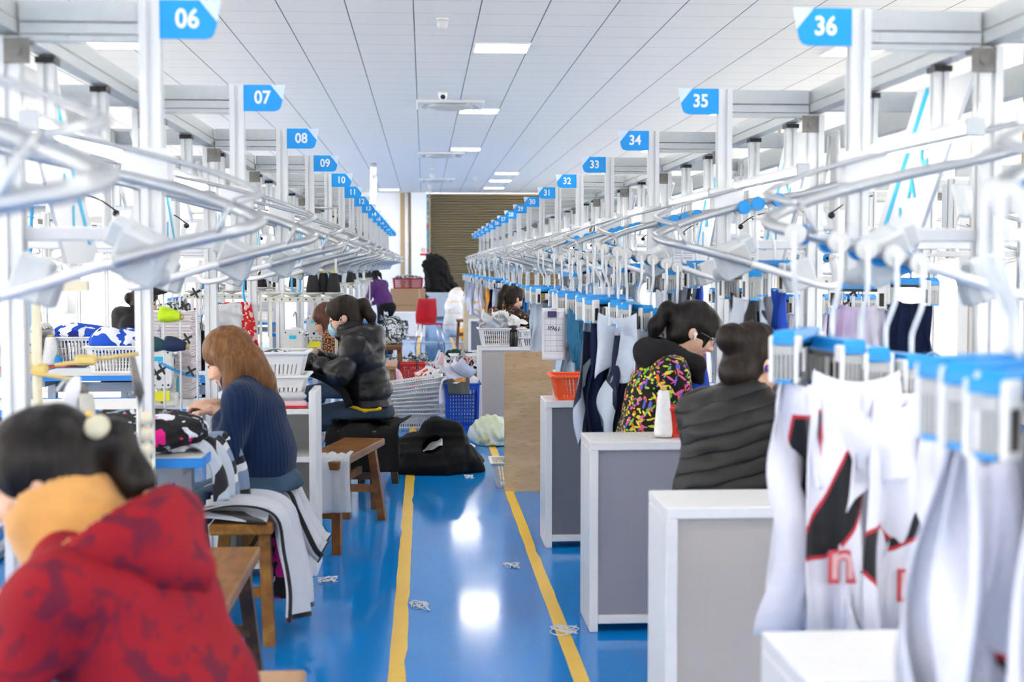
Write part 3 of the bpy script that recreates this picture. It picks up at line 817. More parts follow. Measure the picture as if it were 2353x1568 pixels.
row(2,[-.275,-.25,-.215,-.17,-.12,-.065,-.01,.045],True,['navylight','navy','navylight','navy','navy','navylight'],['drape','long'],T)
row(2,[.03,.08,.135,.19],False,['blackwhite','bluegrey','blackwhite','whiteblue'],['long'],T)
row(3,[-.245,-.21,-.17,-.13,-.085,-.04,.005],True,['paleblue'],['long'],T)
row(3,[.0,.05,.105,.16],False,['bluegrey','paleblue','blackwhite'],['long'],T)
row(4,[-.275,-.25,-.21,-.16,-.105,-.05],True,['paleblue','bluegrey'],['tiny'],T)
row(4,[-.08,-.03,.03,.09],False,['paleblue'],['long'],T)
row(8,[-.27,-.24,-.19,-.13,-.06,.0,.06],True,['navy','bluegrey','blue','paleblue','blue','blue','blue'],['long'],T)
row(10,[-.26,-.2,-.13,-.05],True,['whiteorange','orange','white'],['long'],T)
row(12,[-.27,-.22,-.15,-.07],True,['white','whiteorange','orange'],['long'],T)
row(13,[-.27,-.22,-.15,-.07],True,['white','bluegrey'],['long'],T)
row(14,[-.27,-.22,-.15,-.07],True,['white','bluegrey'],['long'],T)
row(1,[.05,.11,.17],False,['blackwhite','navylight','whiteblue'],['long'],T)
# extra pieces clipped over the main ones
def over(k,x,lower,turn,kind,mat,seed,label,dz=.03,dx=-.0,dy=-.05):
    p,t=rail_at(x,lower); loc=(PX[1]+p.x+dx,YS(k)+p.y+dy,p.z); return put_garment(loc,math.atan2(t.y,t.x)+turn,kind,mat,seed,label,dz=dz)
over(2,-.20,True,PI/2-.2,'collar','bluegrey',1,'pale blue grey collar panel over the navy pieces by sign thirty-four, nearer the aisle',dy=-.13,dx=-.03)
over(2,-.12,True,PI/2+.1,'collar','bluegrey',2,'pale blue grey collar panel over the navy pieces by sign thirty-four, beside the colourful jacket',dy=-.13,dx=.0,dz=.0)
over(3,-.245,True,PI/2+.3,'strap','teal',1,'dark teal strip hanging over the pale blue pieces by sign thirty-three, slanting one',dx=-.02,dy=-.15,dz=0)
over(3,-.20,True,PI/2-.2,'strap','teal',2,'dark teal loop hanging over the pale blue pieces by sign thirty-three',dx=.0,dy=-.14,dz=-.03)
PANELS=[(-.245,.0,'jersey3','first'),(-.195,-.04,'jersey1','second'),(-.14,-.02,'white','third'),(-.085,-.05,'jersey2','fourth'),(-.03,-.03,'jersey3','fifth'),(.025,-.05,'jersey1','sixth'),(.07,-.02,'jersey2','seventh'),(.11,.0,'white','eighth')]
for i,(x,dy,m,o_) in enumerate(PANELS):
    g_=over(0,x,True,PI/2+(.3 if i%2 else -.25),'panel',m,i,'%s, %s in the jersey row by sign thirty-six'%(DESC[m],o_),dz=-.02,dy=-.12+dy)
    chs={1:'n',2:'s',4:'n',5:'n',6:'v',7:'s'}.get(i)
    if chs:
        for sz,mt,ox in((.135,'print_red',-.030),(.118,'print_pink',-.0312)):
            put_text('printed_letter',chs,sz,principled('print_red',(.55,.08,.10),.7) if mt=='print_red' else principled('print_pink',(.70,.42,.45),.7),g_,(ox,.0,-.68),Matrix(((0,0,-1),(-1,0,0),(0,1,0))).to_euler(),bold=.006 if mt=='print_red' else .0005)
for i,(dx,dy,m,o_) in enumerate([(-.10,-.10,'jersey2','first'),(-.05,-.16,'white','second'),(.0,-.2,'jersey1','third'),(.05,-.14,'jersey2','fourth')]):
    over(-1,-.27,True,PI/2-.3+.2*i-1.2,'panel',m,i+2,'%s, %s of the blurred edge group'%(DESC[m],o_),dz=-.02,dx=dx,dy=dy)
over(0,-.16,True,PI/2,'collar','white',3,'white collar piece over the jerseys by sign thirty-six, first of three',dy=-.15,dz=.02)
over(0,-.06,True,PI/2+.15,'collar','white',4,'white collar piece over the jerseys by sign thirty-six, second of three',dy=-.15,dz=.02)
over(0,.03,True,PI/2-.1,'collar','white',5,'white collar piece over the jerseys by sign thirty-six, third of three',dy=-.15,dz=.0)
# print on the navy pieces and jerseys: red outline letters, white script
M_pr=principled('print_red',(.55,.08,.10),.7); M_pw=principled('print_white',(.78,.80,.84),.7)
# work order sheet hung among the pale blue pieces
M_paper=principled('paper',(.80,.81,.86),.7,noise=.02)
po=thing('work_order_sheet','white printed work order sheet with handwritten digits hanging by the pale blue garments','paper',(.72,7.56,1.22))
MB().grid(lambda u,v:(-.065+.13*u,-.02+.012*math.sin(3*v)+.006*math.sin(6*u),-.29*v),8,12,thick=.0015).build('sheet',M_paper,po)
MB().grid(lambda u,v:(-.012+.03*u*(1-.6*(1-v)),-.024,.09-.10*v),4,6,thick=.002).build('tie',M_paper,po)
lm=principled('ink_grey',(.25,.26,.32),.7); g=MB()
for i in range(7): g.box((0,-.030,-.06-.03*i),(.11,.001,.0015))
for i in range(4): g.box((-.05+.033*i,-.030,-.15),(.0012,.001,.19))
g.build('print_lines',lm,po)
MB().box((-.01,-.028,-.035),(.05,.004,.035)).build('dark_patch',principled('patch_navy',(.05,.05,.14),.6),po)
put_text('handwriting','8961',.036,M_black,po,(0,-.034,-.115),(PI/2,.12,PI*0),bold=0)
# ================================================================ furniture and machines of the left bay
def bench_fn(c1,c2,c3):
    def fn(k):
        o=k.co(scale=(5,1,5)); d=k.noise(o,1.8,5,1.5); w_=k.noise(k.co(),5,4); g=k.noise(k.co(scale=(30,3,30)),3,3)
        return [(None,c1),((d-.42)*2.6,c2),(((w_-.55)*5).max(0).min(1),c3),((g-.55)*1.6,tuple(x*.4 for x in c1))],(g,.15,.002),(w_*.3+.2)
    return xmat('wood_%d'%len(MAT),fn,.35)
M_bA=bench_fn((.16,.055,.014),(.26,.11,.02),(.05,.018,.008)); M_bB=bench_fn((.26,.10,.022),(.46,.24,.055),(.12,.04,.014)); M_bC=bench_fn((.055,.028,.017),(.13,.055,.022),(.02,.012,.01))
M_bL=bench_fn((.45,.25,.12),(.55,.34,.18),(.34,.18,.09))
def bench(x,y,rz,label,L=.95,w=.22,h=.47,top=M_bA,leg=M_bC,th=.042):
    b=thing('wooden_bench',label,'bench',(x,y,0),rz)
    MB().box((0,0,h-th/2),(w,L,th),bev=.006).build('seat',top,b)
    for sx in(-1,1):
        for sy in(-1,1):
            a=Vector((sx*(w/2-.045),sy*(L/2-.13),h-th)); f=Vector((sx*(w/2-.015),sy*(L/2-.01),0)); t=.022
            vs=[(p.x+i*t,p.y+j*t,p.z) for p in(f,a) for i,j in((-1,-1),(1,-1),(1,1),(-1,1))]
            MB().add(vs,[(0,3,2,1),(4,5,6,7),(0,1,5,4),(1,2,6,5),(2,3,7,6),(3,0,4,7)]).build('leg',leg,b)
    for sy in(-1,1):
        MB().box((0,sy*(L/2-.075),.19),(w-.06,.022,.04)).build('stretcher',leg,b)
    MB().box((0,0,.30),(.022,L-.20,.04)).build('stretcher',leg,b)
    return b
bench(-.69,4.3,0,'amber brown wooden bench with worn varnish beside the red jacket woman',L=.96,w=.23,top=M_bB)
bench(-.47,2.82,0,'wooden bench the woman in the red jacket sits on',L=.95,w=.36,top=M_bL)
bench(-.70,5.68,0,'brown wooden bench under the woman in the navy jumper',L=.98,w=.24,top=M_bB,leg=M_bB)
bench(-.445,7.33,math.radians(-12),'empty dark wooden bench standing by the yellow line with a grey cloth on its end',L=.98,w=.24,leg=M_bA)
bench(-.36,8.62,math.radians(-6),'dark wooden bench covered by a black cloth under the masked woman',L=1.0,w=.26,leg=M_bC)
bench(-.42,11.3,0,'pale wooden bench behind the masked woman, nearest one',L=.9,w=.24,top=M_bL,leg=M_bL)
bench(-.40,13.9,0,'pale wooden bench behind the masked woman, next to the pink bag',L=.9,w=.24,top=M_bL,leg=M_bL)
bench(-.42,17.2,0,'brown wooden bench with a black and white cloth, by the red chair',L=.95,w=.3,top=M_bA,leg=M_bA)
bench(.75,25.4,0,'small dark stool bench in front of the white sacks',L=.6,w=.3,top=M_bA,leg=M_bA)
# ---- open shelf between the two women
sc=thing('open_shelf','white open shelf unit with three tiers between the navy jumper woman and the empty bench','shelf',(-.728,6.525,0))
MB().box((.208,0,.435),(.034,.33,.87),bev=.003).build('side_panel',M_lam,sc)
MB().box((-.208,0,.435),(.034,.33,.87),bev=.003).build('side_panel',M_lam,sc)
for z in(.05,.30,.55,.775): MB().box((0,0,z),(.382,.32,.026),bev=.002).build('shelf',M_lam,sc)
MB().box((0,.155,.42),(.382,.012,.7)).build('back_panel',principled('shelf_back',(.42,.43,.42),.6),sc)
# ---- tables
st1=sewing_table(-1.33,5.245,0,'blue edged sewing table loaded with black and white garments, before the navy jumper woman',w=1.05,dp=.56)
sewing_table(-1.68,3.72,0,'blue edged sewing table with the cream overlocker, behind the red jacket woman',w=1.1,dp=.62,h=.74)
sewing_table(-1.68,7.0,0,'blue edged sewing table behind the white open shelf',w=1.1,dp=.6)
sewing_table(-1.28,8.9,0,'blue edged sewing table in front of the masked woman',w=1.05,dp=.6)
sewing_table(-1.28,11.42,0,'blue edged sewing table behind the masked woman',w=1.05,dp=.6)
sewing_table(-1.1,14.6,0,'blue edged sewing table behind the stacked baskets',w=.95,dp=.6)
sewing_table(-1.1,17.9,0,'blue edged sewing table near the red chair',w=.95,dp=.6)
M_rede=principled('red_edge',(.68,.07,.03),.4)
sewing_table(-3.05,10.4,0,'red edged sewing table far off carrying a basket of blue garments',w=1.1,dp=1.5,edge=M_rede)
sewing_table(-2.35,12.5,0,'blue edged sewing table beyond the red edged one',w=.9,dp=.7)
# ---- cloth heaps
def heap_obj(name,label,cat,c,r,seed,mat,h=.012,amp=.035,freq=16,extra=(),flat=None,grp=None,aniso=(1,1,1)):
    rs=random.Random(seed); fs=[ell(c,r)]
    for i in range(4):
        a=rs.uniform(0,6.28); fs.append(ell((c[0]+math.cos(a)*r[0]*.5,c[1]+math.sin(a)*r[1]*.5,c[2]+r[2]*rs.uniform(-.2,.35)),(r[0]*.5,r[1]*.5,r[2]*.55)))
    fs+=list(extra); u=union(fs,.05); w1=wig(seed,freq,6,aniso); w2=crumple(seed+5,freq*1.25,4,aniso)
    zf=(c[2]-r[2]*.75) if flat is None else flat
    def fn(p): return np.maximum(u(p)+amp*w1(p)-amp*1.1*w2(p),zf-p[:,2])
    pts=[v3(c)-v3(r)*1.7,v3(c)+v3(r)*1.7]
    lo=np.minimum(pts[0],pts[0]); hi=pts[1]
    for e in extra:
        if hasattr(e,'bb'): lo=np.minimum(lo,e.bb[0]);hi=np.maximum(hi,e.bb[1])
    o=sdf_obj(name,fn,lo,hi,h,mat); return tag(o,label,cat,grp)
def scraps(parent,n,c,spread,size,mat,seed,name='loose_scraps'):
    r=random.Random(seed); mb=MB()
    for i in range(n):
        p=Vector((c[0]+r.uniform(-1,1)*spread[0],c[1]+r.uniform(-1,1)*spread[1],c[2]+r.uniform(-.3,1)*spread[2])); Rm=Euler((r.uniform(-.9,.9),r.uniform(-.9,.9),r.uniform(0,6.28))).to_matrix(); k1,k2=r.uniform(-9,9),r.uniform(-9,9); sx=size*r.uniform(.6,1.3); sy=size*r.uniform(.4,1.2)
        mb.grid(lambda u,v:p+Rm@Vector(((u-.5)*sx,(v-.5)*sy,k1*((u-.5)*sx)**2+k2*((v-.5)*sy)**2+.012*math.sin(8*u+seed+i))),5,5,thick=.002)
    o=mb.build(name,mat,parent); o['kind']='stuff'; return o
def bbcap(a,b,ra,rb=None):
    f=cap(a,b,ra,rb); m=max(ra,rb or ra)+.06; f.bb=(np.minimum(v3(a),v3(b))-m,np.maximum(v3(a),v3(b))+m); return f
def patch_mat(name,base,layers,sc=6.,rough=.75,dist=1.2):
    def fn(k):
        L=[(None,base)]
        for i,(th,col) in enumerate(layers):
            L.append((k.noise(k.co(rot=(.7*i,.4+i,.3*i)),sc*(1+.25*i),1,dist)>th,col))
        n=k.noise(k.co(),sc*4,4,1.); return L,(n,.5,.006),None
    return xmat(name,fn,rough,spec=.12)
M_pile=patch_mat('pile_black_white_pink',(.02,.02,.022),[(.60,(.75,.76,.82)),(.66,(.75,.02,.25)),(.63,(.25,.33,.47))],7,dist=2.2)
M_bw=patch_mat('heap_black_white',(.70,.72,.76),[(.50,(.03,.04,.05)),(.6,(.10,.16,.14))],16)
M_mix=patch_mat('heap_white_red_navy',(.78,.78,.82),[(.58,(.75,.08,.03)),(.60,(.02,.04,.13)),(.64,(.82,.55,.55))],7)
M_blk=patch_mat('heap_black',(.007,.007,.008),[(.68,(.014,.014,.016))],6,.65)
M_royal=patch_mat('heap_royal_white',(.02,.09,.55),[(.52,(.75,.78,.85)),(.66,(.02,.03,.2))],9)
M_gry=patch_mat('heap_light_grey',(.60,.62,.67),[(.68,(.03,.03,.035))],4)
heap_obj('garment_heap','heap of black garments with white and pink print on the blue edged table','garments',(-1.09,5.2,.82),(.26,.22,.085),3,M_pile,.007,.020,15,flat=.755,aniso=(.6,1,2.2),
  extra=[bbcap((-.85,5.1,.84),(-.68,5.08,.66),.05,.04),bbcap((-.68,5.08,.66),(-.66,5.1,.50),.045,.03),bbcap((-.80,5.0,.80),(-.74,4.99,.55),.05,.035)] if False else [])
# tails of the heap hanging over the table end
def drape(name,label,cat,pts,w,mat,seed=0,th=.006,nf=2.,amp=.02,n=26,parent=None,side=(0,1,0),spread=0.):
    P=spline(pts,6); sd=Vector(side)
    r=random.Random(seed); ph=r.uniform(0,6)
    def fn(u,v):
        f=v*(len(P)-1); i=min(int(f),len(P)-2); p=P[i].lerp(P[i+1],f-i); t=(P[i+1]-P[i]).normalized(); nrm=t.cross(sd).normalized()
        ww=w*(1+spread*v)
        return p+sd*((u-.5)*ww)+nrm*(amp*(.3+v)*math.sin(2*PI*nf*u+ph+1.5*v)+amp*.35*math.sin(2*PI*nf*2.6*u+ph*2))
    o=MB().grid(fn,18,n,thick=th).build(name,mat,parent)
    if parent is None: tag(o,label,cat)
    return o
GM['stripe']=uvmat('cloth_stripe_panel',lambda u,v,k:[(None,(.22,.30,.45)),((v*3.1+.2*u).fract()<.45,(.02,.02,.024)),((v*3.1+.5+.5*u).fract()<.22,(.74,.75,.8))])
drape('hanging_garment','grey blue and black garment spilling from the table onto the navy jumper woman lap','garment',[(-.90,5.40,.775),(-.81,5.41,.765),(-.765,5.43,.66),(-.75,5.44,.52)],.15,GM['stripe'],4,side=(.35,.94,0))
drape('hanging_garment','black and white garment end hanging at the table corner','garment',[(-.93,5.2,.80),(-.82,5.19,.775),(-.77,5.2,.68),(-.76,5.2,.57)],.15,GM['blackwhite'],5,side=(.2,.98,0))
# white cloth on the bench of the navy-jumper woman
M_wc=uvmat('white_cloth_black_hem',lambda u,v,k:[(None,(.66,.68,.75)),((u<.03).max((v>.975)).max(u>.965),(.02,.02,.025))])
drape('seat_cloth','white cloth with black hem draped over the bench and hanging toward the aisle','cloth',[(-.86,5.45,.50),(-.74,5.42,.525),(-.62,5.40,.515),(-.56,5.39,.47),(-.535,5.37,.36),(-.50,5.33,.22),(-.49,5.30,.10)],.36,M_wc,7,nf=2.3,amp=.032,n=40,spread=-.15)
drape('seat_cloth','second white cloth with black hem hanging over the bench edge farther along','cloth',[(-.80,5.78,.52),(-.68,5.76,.545),(-.575,5.74,.52),(-.535,5.72,.44),(-.46,5.68,.30),(-.42,5.66,.27)],.30,M_wc,8,nf=2.2,amp=.030,n=36)
drape('seat_cloth','black cloth with white lines under the seated navy jumper woman','cloth',[(-.96,5.40,.30),(-.92,5.40,.42),(-.85,5.38,.495),(-.70,5.36,.492),(-.60,5.34,.488)],.34,GM['blackwhite'],9,nf=1.3,amp=.012,n=30)
drape('hanging_garment','black and magenta garment hanging below the bench of the navy jumper woman','garment',[(-.64,5.60,.42),(-.60,5.60,.36),(-.60,5.61,.22),(-.61,5.60,.10)],.22,patch_mat('black_magenta',(.02,.02,.022),[(.56,(.55,.02,.22)),(.7,(.5,.55,.6))],9),10,nf=1.5,amp=.03)
drape('grey_cloth','light grey cloth draped over the near end of the empty bench','cloth',[(-.48,7.10,.475),(-.485,6.97,.478),(-.49,6.86,.47),(-.49,6.83,.40),(-.485,6.80,.30),(-.48,6.79,.22)],.22,GM['grey'] if False else principled('cloth_light_grey',(.50,.52,.57),.8,noise=.04,bump=.1,bscale=400),11,nf=1.8,amp=.016,side=(.98,.2,0))
drape('black_cloth','black cloth spread over the bench of the masked woman and hanging down','cloth',[(-.30,8.75,.482),(-.33,8.45,.484),(-.36,8.20,.488),(-.37,8.08,.46),(-.37,8.05,.36),(-.36,8.02,.24)],.44,GM['black'],12,nf=1.7,amp=.02,n=40,side=(.99,-.1,0))
drape('black_cloth','black cloth edge hanging toward the aisle from the masked woman bench','cloth',[(-.45,8.5,.515),(-.30,8.5,.52),(-.225,8.5,.49),(-.20,8.5,.38),(-.185,8.48,.26)],.55,GM['black'],13,nf=2.3,amp=.022,n=30)
drape('black_cloth','black garment being sewn, spread on the table before the masked woman','garment',[(-1.0,8.42,.76),(-.86,8.42,.79),(-.74,8.42,.81),(-.62,8.42,.77),(-.5,8.42,.69),(-.46,8.42,.60)],.40,GM['black'],14,nf=1.8,amp=.02,n=30)
# ---- packages and bins on the shelf
M_plas=principled('clear_plastic',(.86,.88,.9),.12,trans=.35,noise=.03); M_pinkp=principled('pink_package',(.80,.55,.60),.3,noise=.06)
pk=thing('plastic_package','pink package in clear plastic lying at the front of the white open shelf','package',(-.63,6.40,.789))
MB().box((0,0,.018),(.17,.06,.034),bev=.012).build('wrapper',M_pinkp,pk); MB().box((0,0,.055),(.16,.055,.04),bev=.016).build('film',M_plas,pk); MB().box((0,-.031,.008),(.17,.005,.012)).build('red_edge',M_red,pk)
M_bas=principled('white_basket_plastic',(.80,.80,.81),.4,noise=.015); M_basr=principled('red_basket_plastic',(.72,.03,.02),.4,noise=.03); M_baso=principled('orange_basket_plastic',(.85,.10,.02),.38,noise=.03); M_basb=principled('blue_crate_plastic',(.012,.07,.50),.4,noise=.04)
M_hole=principled('basket_hole',(.10,.09,.09),.7)
BK={}
def basket_meshes(L,W,H,taper,rows,nx,ny):
    """open basket with slotted walls: real openings between ribs"""
    key=(L,W,H,taper,rows,nx,ny)
    if key in BK: return BK[key]
    mb=MB(); t=.004
    def wall(a0,a1,b0,b1,n):  # bottom edge a0->a1 , top edge b0->b1
        a0,a1,b0,b1=map(Vector,(a0,a1,b0,b1))
        def P(u,v): return (a0.lerp(a1,u)).lerp(b0.lerp(b1,u),v)
        nrm=(a1-a0).cross(b0-a0).normalized()*t
        def quad(u0,u1,v0,v1):
            p=[P(u0,v0),P(u1,v0),P(u1,v1),P(u0,v1)]; q=[x+nrm for x in p]
            mb.add(p+q,[(0,1,2,3),(7,6,5,4),(0,4,5,1),(1,5,6,2),(2,6,7,3),(3,7,4,0)])
        if rows==0:
            quad(0,1,0,.30); quad(0,1,.62,1); quad(0,.06,.30,.62); quad(.94,1,.30,.62)
            for j in range(n):
                u0=.06+.88*j/n; quad(u0,u0+.88/n*.72,.30,.62)
            return
        quad(0,1,0,.10); quad(0,1,.86,1)
        for i in range(rows):
            v0=.10+.76*i/rows; v1=.10+.76*(i+1)/rows
            quad(0,1,v1-.03,v1) if i<rows-1 else None
            quad(0,.06,v0,v1); quad(.94,1,v0,v1)
            for j in range(n):
                u0=.06+.88*j/n; quad(u0,u0+.88/n*.42,v0,v1)
    l,w=L/2,W/2; lb,wb=l*taper,w*taper
    B=[(-lb,-wb,0),(lb,-wb,0),(lb,wb,0),(-lb,wb,0)]; T=[(-l,-w,H),(l,-w,H),(l,w,H),(-l,w,H)]
    for i in range(4): wall(B[i],B[(i+1)%4],T[i],T[(i+1)%4],nx if i%2==0 else ny)
    mb.box((0,0,.004),(2*lb,2*wb,.008))
    rim=MB(); 
    for (c,d) in(((0,-w-.008,H-.006),(L+.04,.022,.014)),((0,w+.008,H-.006),(L+.04,.022,.014)),((-l-.008,0,H-.006),(.022,W,.014)),((l+.008,0,H-.006),(.022,W,.014))): rim.box(c,d,bev=.004)
    BK[key]=(mb,rim); return BK[key]
def basket(name,label,loc,L,W,H,mat,rz=0,taper=.86,rows=3,nx=14,ny=9,grp=None,tilt=None):
    b=thing(name,label,'basket',loc,rz,grp); m,r=basket_meshes(L,W,H,taper,rows,nx,ny)
    m.build('slotted_body',mat,b); r.build('rim',mat,b)
    if tilt: b.rotation_euler=(tilt[0],tilt[1],rz)
    return b
basket('plastic_basket','upper white basket of scraps stacked on the open shelf behind the navy jumper woman',(-.735,6.56,.90),.345,.26,.15,M_bas,rows=0,taper=.8)
basket('plastic_basket','lower white basket on the open shelf behind the navy jumper woman',(-.735,6.56,.789),.345,.26,.15,M_bas,rows=0,taper=.8)
heap_obj('scrap_heap','black and white scraps inside the upper white basket behind the navy jumper woman','scraps',(-.735,6.56,1.01),(.12,.08,.03),21,M_bw,.009,.012,25)
# ---- spools
CONE={}
def cone(x,y,z,label,col,hh=.16,r=.032,tilt=None,grp=None,name='thread_cone',striped=None):
    key=(col,hh,r)
    if key not in CONE:
        CONE[key]=True
        c=thing(name,label,'thread cone',(x,y,z)); m=principled('thread_%.3f_%.3f_%.3f'%col,col,.75,noise=.06,bump=.3,bscale=350)
        MB().lathe([(r*.9,.004),(r,.02),(r*.95,.05),(r*.62,hh-.012),(r*.5,hh)],seg=18).build('thread',m,c)
        MB().lathe([(r*.35,hh-.002),(r*.33,hh+.014),(r*.1,hh+.015)],seg=14).build('tube_end',principled('cone_tip',(.55,.42,.12),.5),c); CONE[key]=c
    else: c=copy_tree(CONE[key],(x,y,z),label=label)
    if tilt: c.rotation_euler=tilt
    if grp: c['group']=grp
    return c
# ---- sewing machines
M_mach=principled('machine_white',(.74,.75,.74),.35,noise=.02); M_cream=principled('machine_cream',(.70,.65,.50),.4,noise=.03); M_mteal=principled('machine_teal',(.02,.28,.36),.4); M_steel=principled('steel',(.55,.56,.57),.25,.9); M_yelg=principled('yellow_guard',(.80,.72,.03),.4)
MACH={}
def machine(x,y,z,label,kind='white',rz=0):
    if kind not in MACH:
        m=thing('sewing_machine',label,'sewing machine',(x,y,z),rz); body=M_cream if kind=='cream' else M_mach
        MB().box((.02,0,.03),(.36,.17,.06),bev=.012).build('bed',body,m)
        a=MB().box((.14,0,.17),(.10,.13,.24),bev=.03).box((-.01,0,.245),(.34,.11,.09),bev=.03); a.build('arm',body,m)
        hd=MB().prism([(-.055,.10),(-.062,.13),(-.062,.27),(-.045,.295),(.045,.295),(.062,.27),(.062,.13),(.05,.10)],-.20,-.12,'x'); hd.build('head_cover',body,m)
        pl=MB()
        for py,pz in((-.045,.275),(.045,.275),(-.045,.115),(-.02,.115),(.02,.115),(.045,.115)): pl.cyl((-.201,py,pz),(-.204,py,pz),.005,8)
        pl.cyl((-.201,.0,.15),(-.206,.0,.15),.011,12); pl.build('screws',M_black,m)
        MB().box((-.203,0,.245),(.004,.045,.022),bev=.004).build('badge',M_cyan,m)
        MB().lathe([(.02,0),(.065,.005),(.07,.02),(.065,.035),(.02,.04)],seg=20,R=Matrix.Rotation(PI/2,3,'Y'),o=(.19,0,.2)).build('hand_wheel',M_black if kind!='cream' else M_cream,m)
        nb=MB().cyl((-.16,-.012,.02),(-.16,-.012,.12),.005,8).cyl((-.16,.012,.04),(-.16,.012,.12),.005,8).box((-.16,0,.05),(.03,.035,.012)); nb.build('needle_bar',M_steel,m)
        MB().box((-.19,.0,.06),(.006,.10,.05),rot=(0,.3,0)).build('guard',M_yelg,m)
        for i in range(3): MB().cyl((-.11+.07*i,-.06,.26),(-.11+.07*i,-.085,.26),.012,10).build('tension_disc',M_steel,m)
        MB().box((.04,-.085,.10),(.16,.012,.07),bev=.004).build('teal_panel',M_mteal,m)
        MB().tube(spline([(.10,.0,.30),(.07,0,.37),(-.02,0,.40),(-.12,0,.38)],4),.005,6).build('thread_guide',M_steel,m)
        MACH[kind]=m; return m
    return copy_tree(MACH[kind],(x,y,z),rz,label=label)
machine(-.93,3.62,.754,'cream overlock sewing machine close behind the red jacket woman head','cream',rz=PI*.5)
machine(-1.33,6.95,.754,'white sewing machine with a teal panel behind the black and white garment heap','white',rz=PI*.55)
machine(-.84,8.98,.754,'white sewing machine with a yellow guard in front of the masked woman','white',rz=PI*.5)
MACH['white'].rotation_euler=(0,0,PI*.55)
for i,(x,y,lb) in enumerate([(-.90,11.42,'white sewing machine behind the masked woman, first one'),(-.82,14.6,'white sewing machine behind the masked woman, second one'),(-.80,17.9,'white sewing machine behind the masked woman, third one'),(-2.75,9.9,'white sewing machine on the red edged table'),(-2.4,12.5,'white sewing machine beside the woman in a dark hooded top'),(1.75,4.6,'white sewing machine beside the woman with a bun'),(1.72,6.1,'white sewing machine beside the colourful jacket woman'),(1.75,3.0,'white sewing machine behind the white jerseys')]):
    machine(x,y,.754,lb,'white',rz=PI*.5)
# knobs column of the cream overlocker
kn=thing('tension_column','steel column with cream tension knobs standing by the cream overlocker','machine part',(-.745,3.62,.754))
MB().cyl((0,0,0),(0,0,.36),.010,10).cyl((.03,0,0),(.03,0,.30),.006,8).box((.01,.0,.006),(.09,.06,.012)).build('rod',M_steel,kn)
for i in range(6):
    z=.09+.042*i
    MB().lathe([(.006,0),(.018,.003),(.02,.014),(.016,.026),(.006,.03)],seg=14,R=Matrix.Rotation(PI/2,3,'Y'),o=(.005,-.02,z)).build('knob',M_cream,kn)
MB().tube([(0,-.01,.36),(-.015,-.02,.46)],[.014,.008],8).build('lever',M_dark,kn)
# ---- thread stands
STAND=None
def stand(x,y,z,label,rz=0,H=.48,kind='white'):
    global STAND
    if STAND is None:
        s=thing('thread_stand',label,'thread stand',(x,y,z),rz); body=principled('stand_cream',(.70,.69,.62),.45)
        for px in(-.21,.22): MB().box((px,0,H/2-.0),(.018,.03,H)).build('column',body,s)
        MB().box((0,0,H),(.54,.03,.034),bev=.003).build('shelf_bar',body,s)
        bl=MB()
        for i in range(10): bl.cyl((-.24+.053*i,-.015,H),(-.24+.053*i,-.019,H),.007,10)
        bl.build('bolts',M_dark,s)
        for i in range(4):
            MB().lathe([(.012,H+.018),(.055,H+.034),(.066,H+.042),(.066,H+.046),(.012,H+.026)],seg=20,o=(-.2+.135*i,.0,0)).build('dish',body,s)
        MB().box((.22,0,H+.3),(.014,.02,.6)).build('upright',body,s)
        MB().tube([(-.22,0,H+.60),(.24,0,H+.60)],.006,8).build('guide_rod',M_steel,s)
        for i in range(4): MB().box((-.2+.135*i,.0,H+.59),(.012,.05,.012)).build('guide_eye',body,s)
        STAND=s; return s
    return copy_tree(STAND,(x,y,z),rz,label=label)
stand(-.80,9.06,.754,'cream thread stand with black cones in front of the masked woman',rz=0)
BLK=(.012,.012,.014); WHT=(.78,.78,.79)
for i,(px,lb) in enumerate([(.07,'black thread cone on the stand before the masked woman, first'),(.135,'black thread cone on the stand before the masked woman, half hidden second'),(.205,'black thread cone on the stand before the masked woman, last')]):
    cone(-.80+px-.0,9.06+(.05 if i==1 else 0),1.262,lb,BLK,.145,.046)
for j,(x,y) in enumerate([(-1.15,11.47),(-1.0,14.8),(-1.0,18.0),(-1.05,21.)]):
    stand(x,y,.754,'cream thread stand behind the masked woman, %s along the bay'%ORD[j])
    for i in range(3): cone(x-.2+.135*(i+(j%2)),y,1.262,'black thread cone, %s on the %s thread stand behind the masked woman'%(ORD[i],ORD[j]),BLK,.145,.046)
cone(-1.075,8.78,.756,'tall white thread cone standing by the post before the masked woman',WHT,.18,.045)
cone(-1.02,8.85,.756,'red thread cone on the table before the masked woman',(.7,.04,.03),.11,.04)
cone(.962,5.42,.762,'white thread cone standing on the violet grey cabinet',WHT,.19,.038)
rb=basket('plastic_basket','small red box behind the white thread cone beside the colourful jacket woman',(1.06,5.47,.762),.13,.10,.12,M_basr,rows=2,nx=6,ny=4)
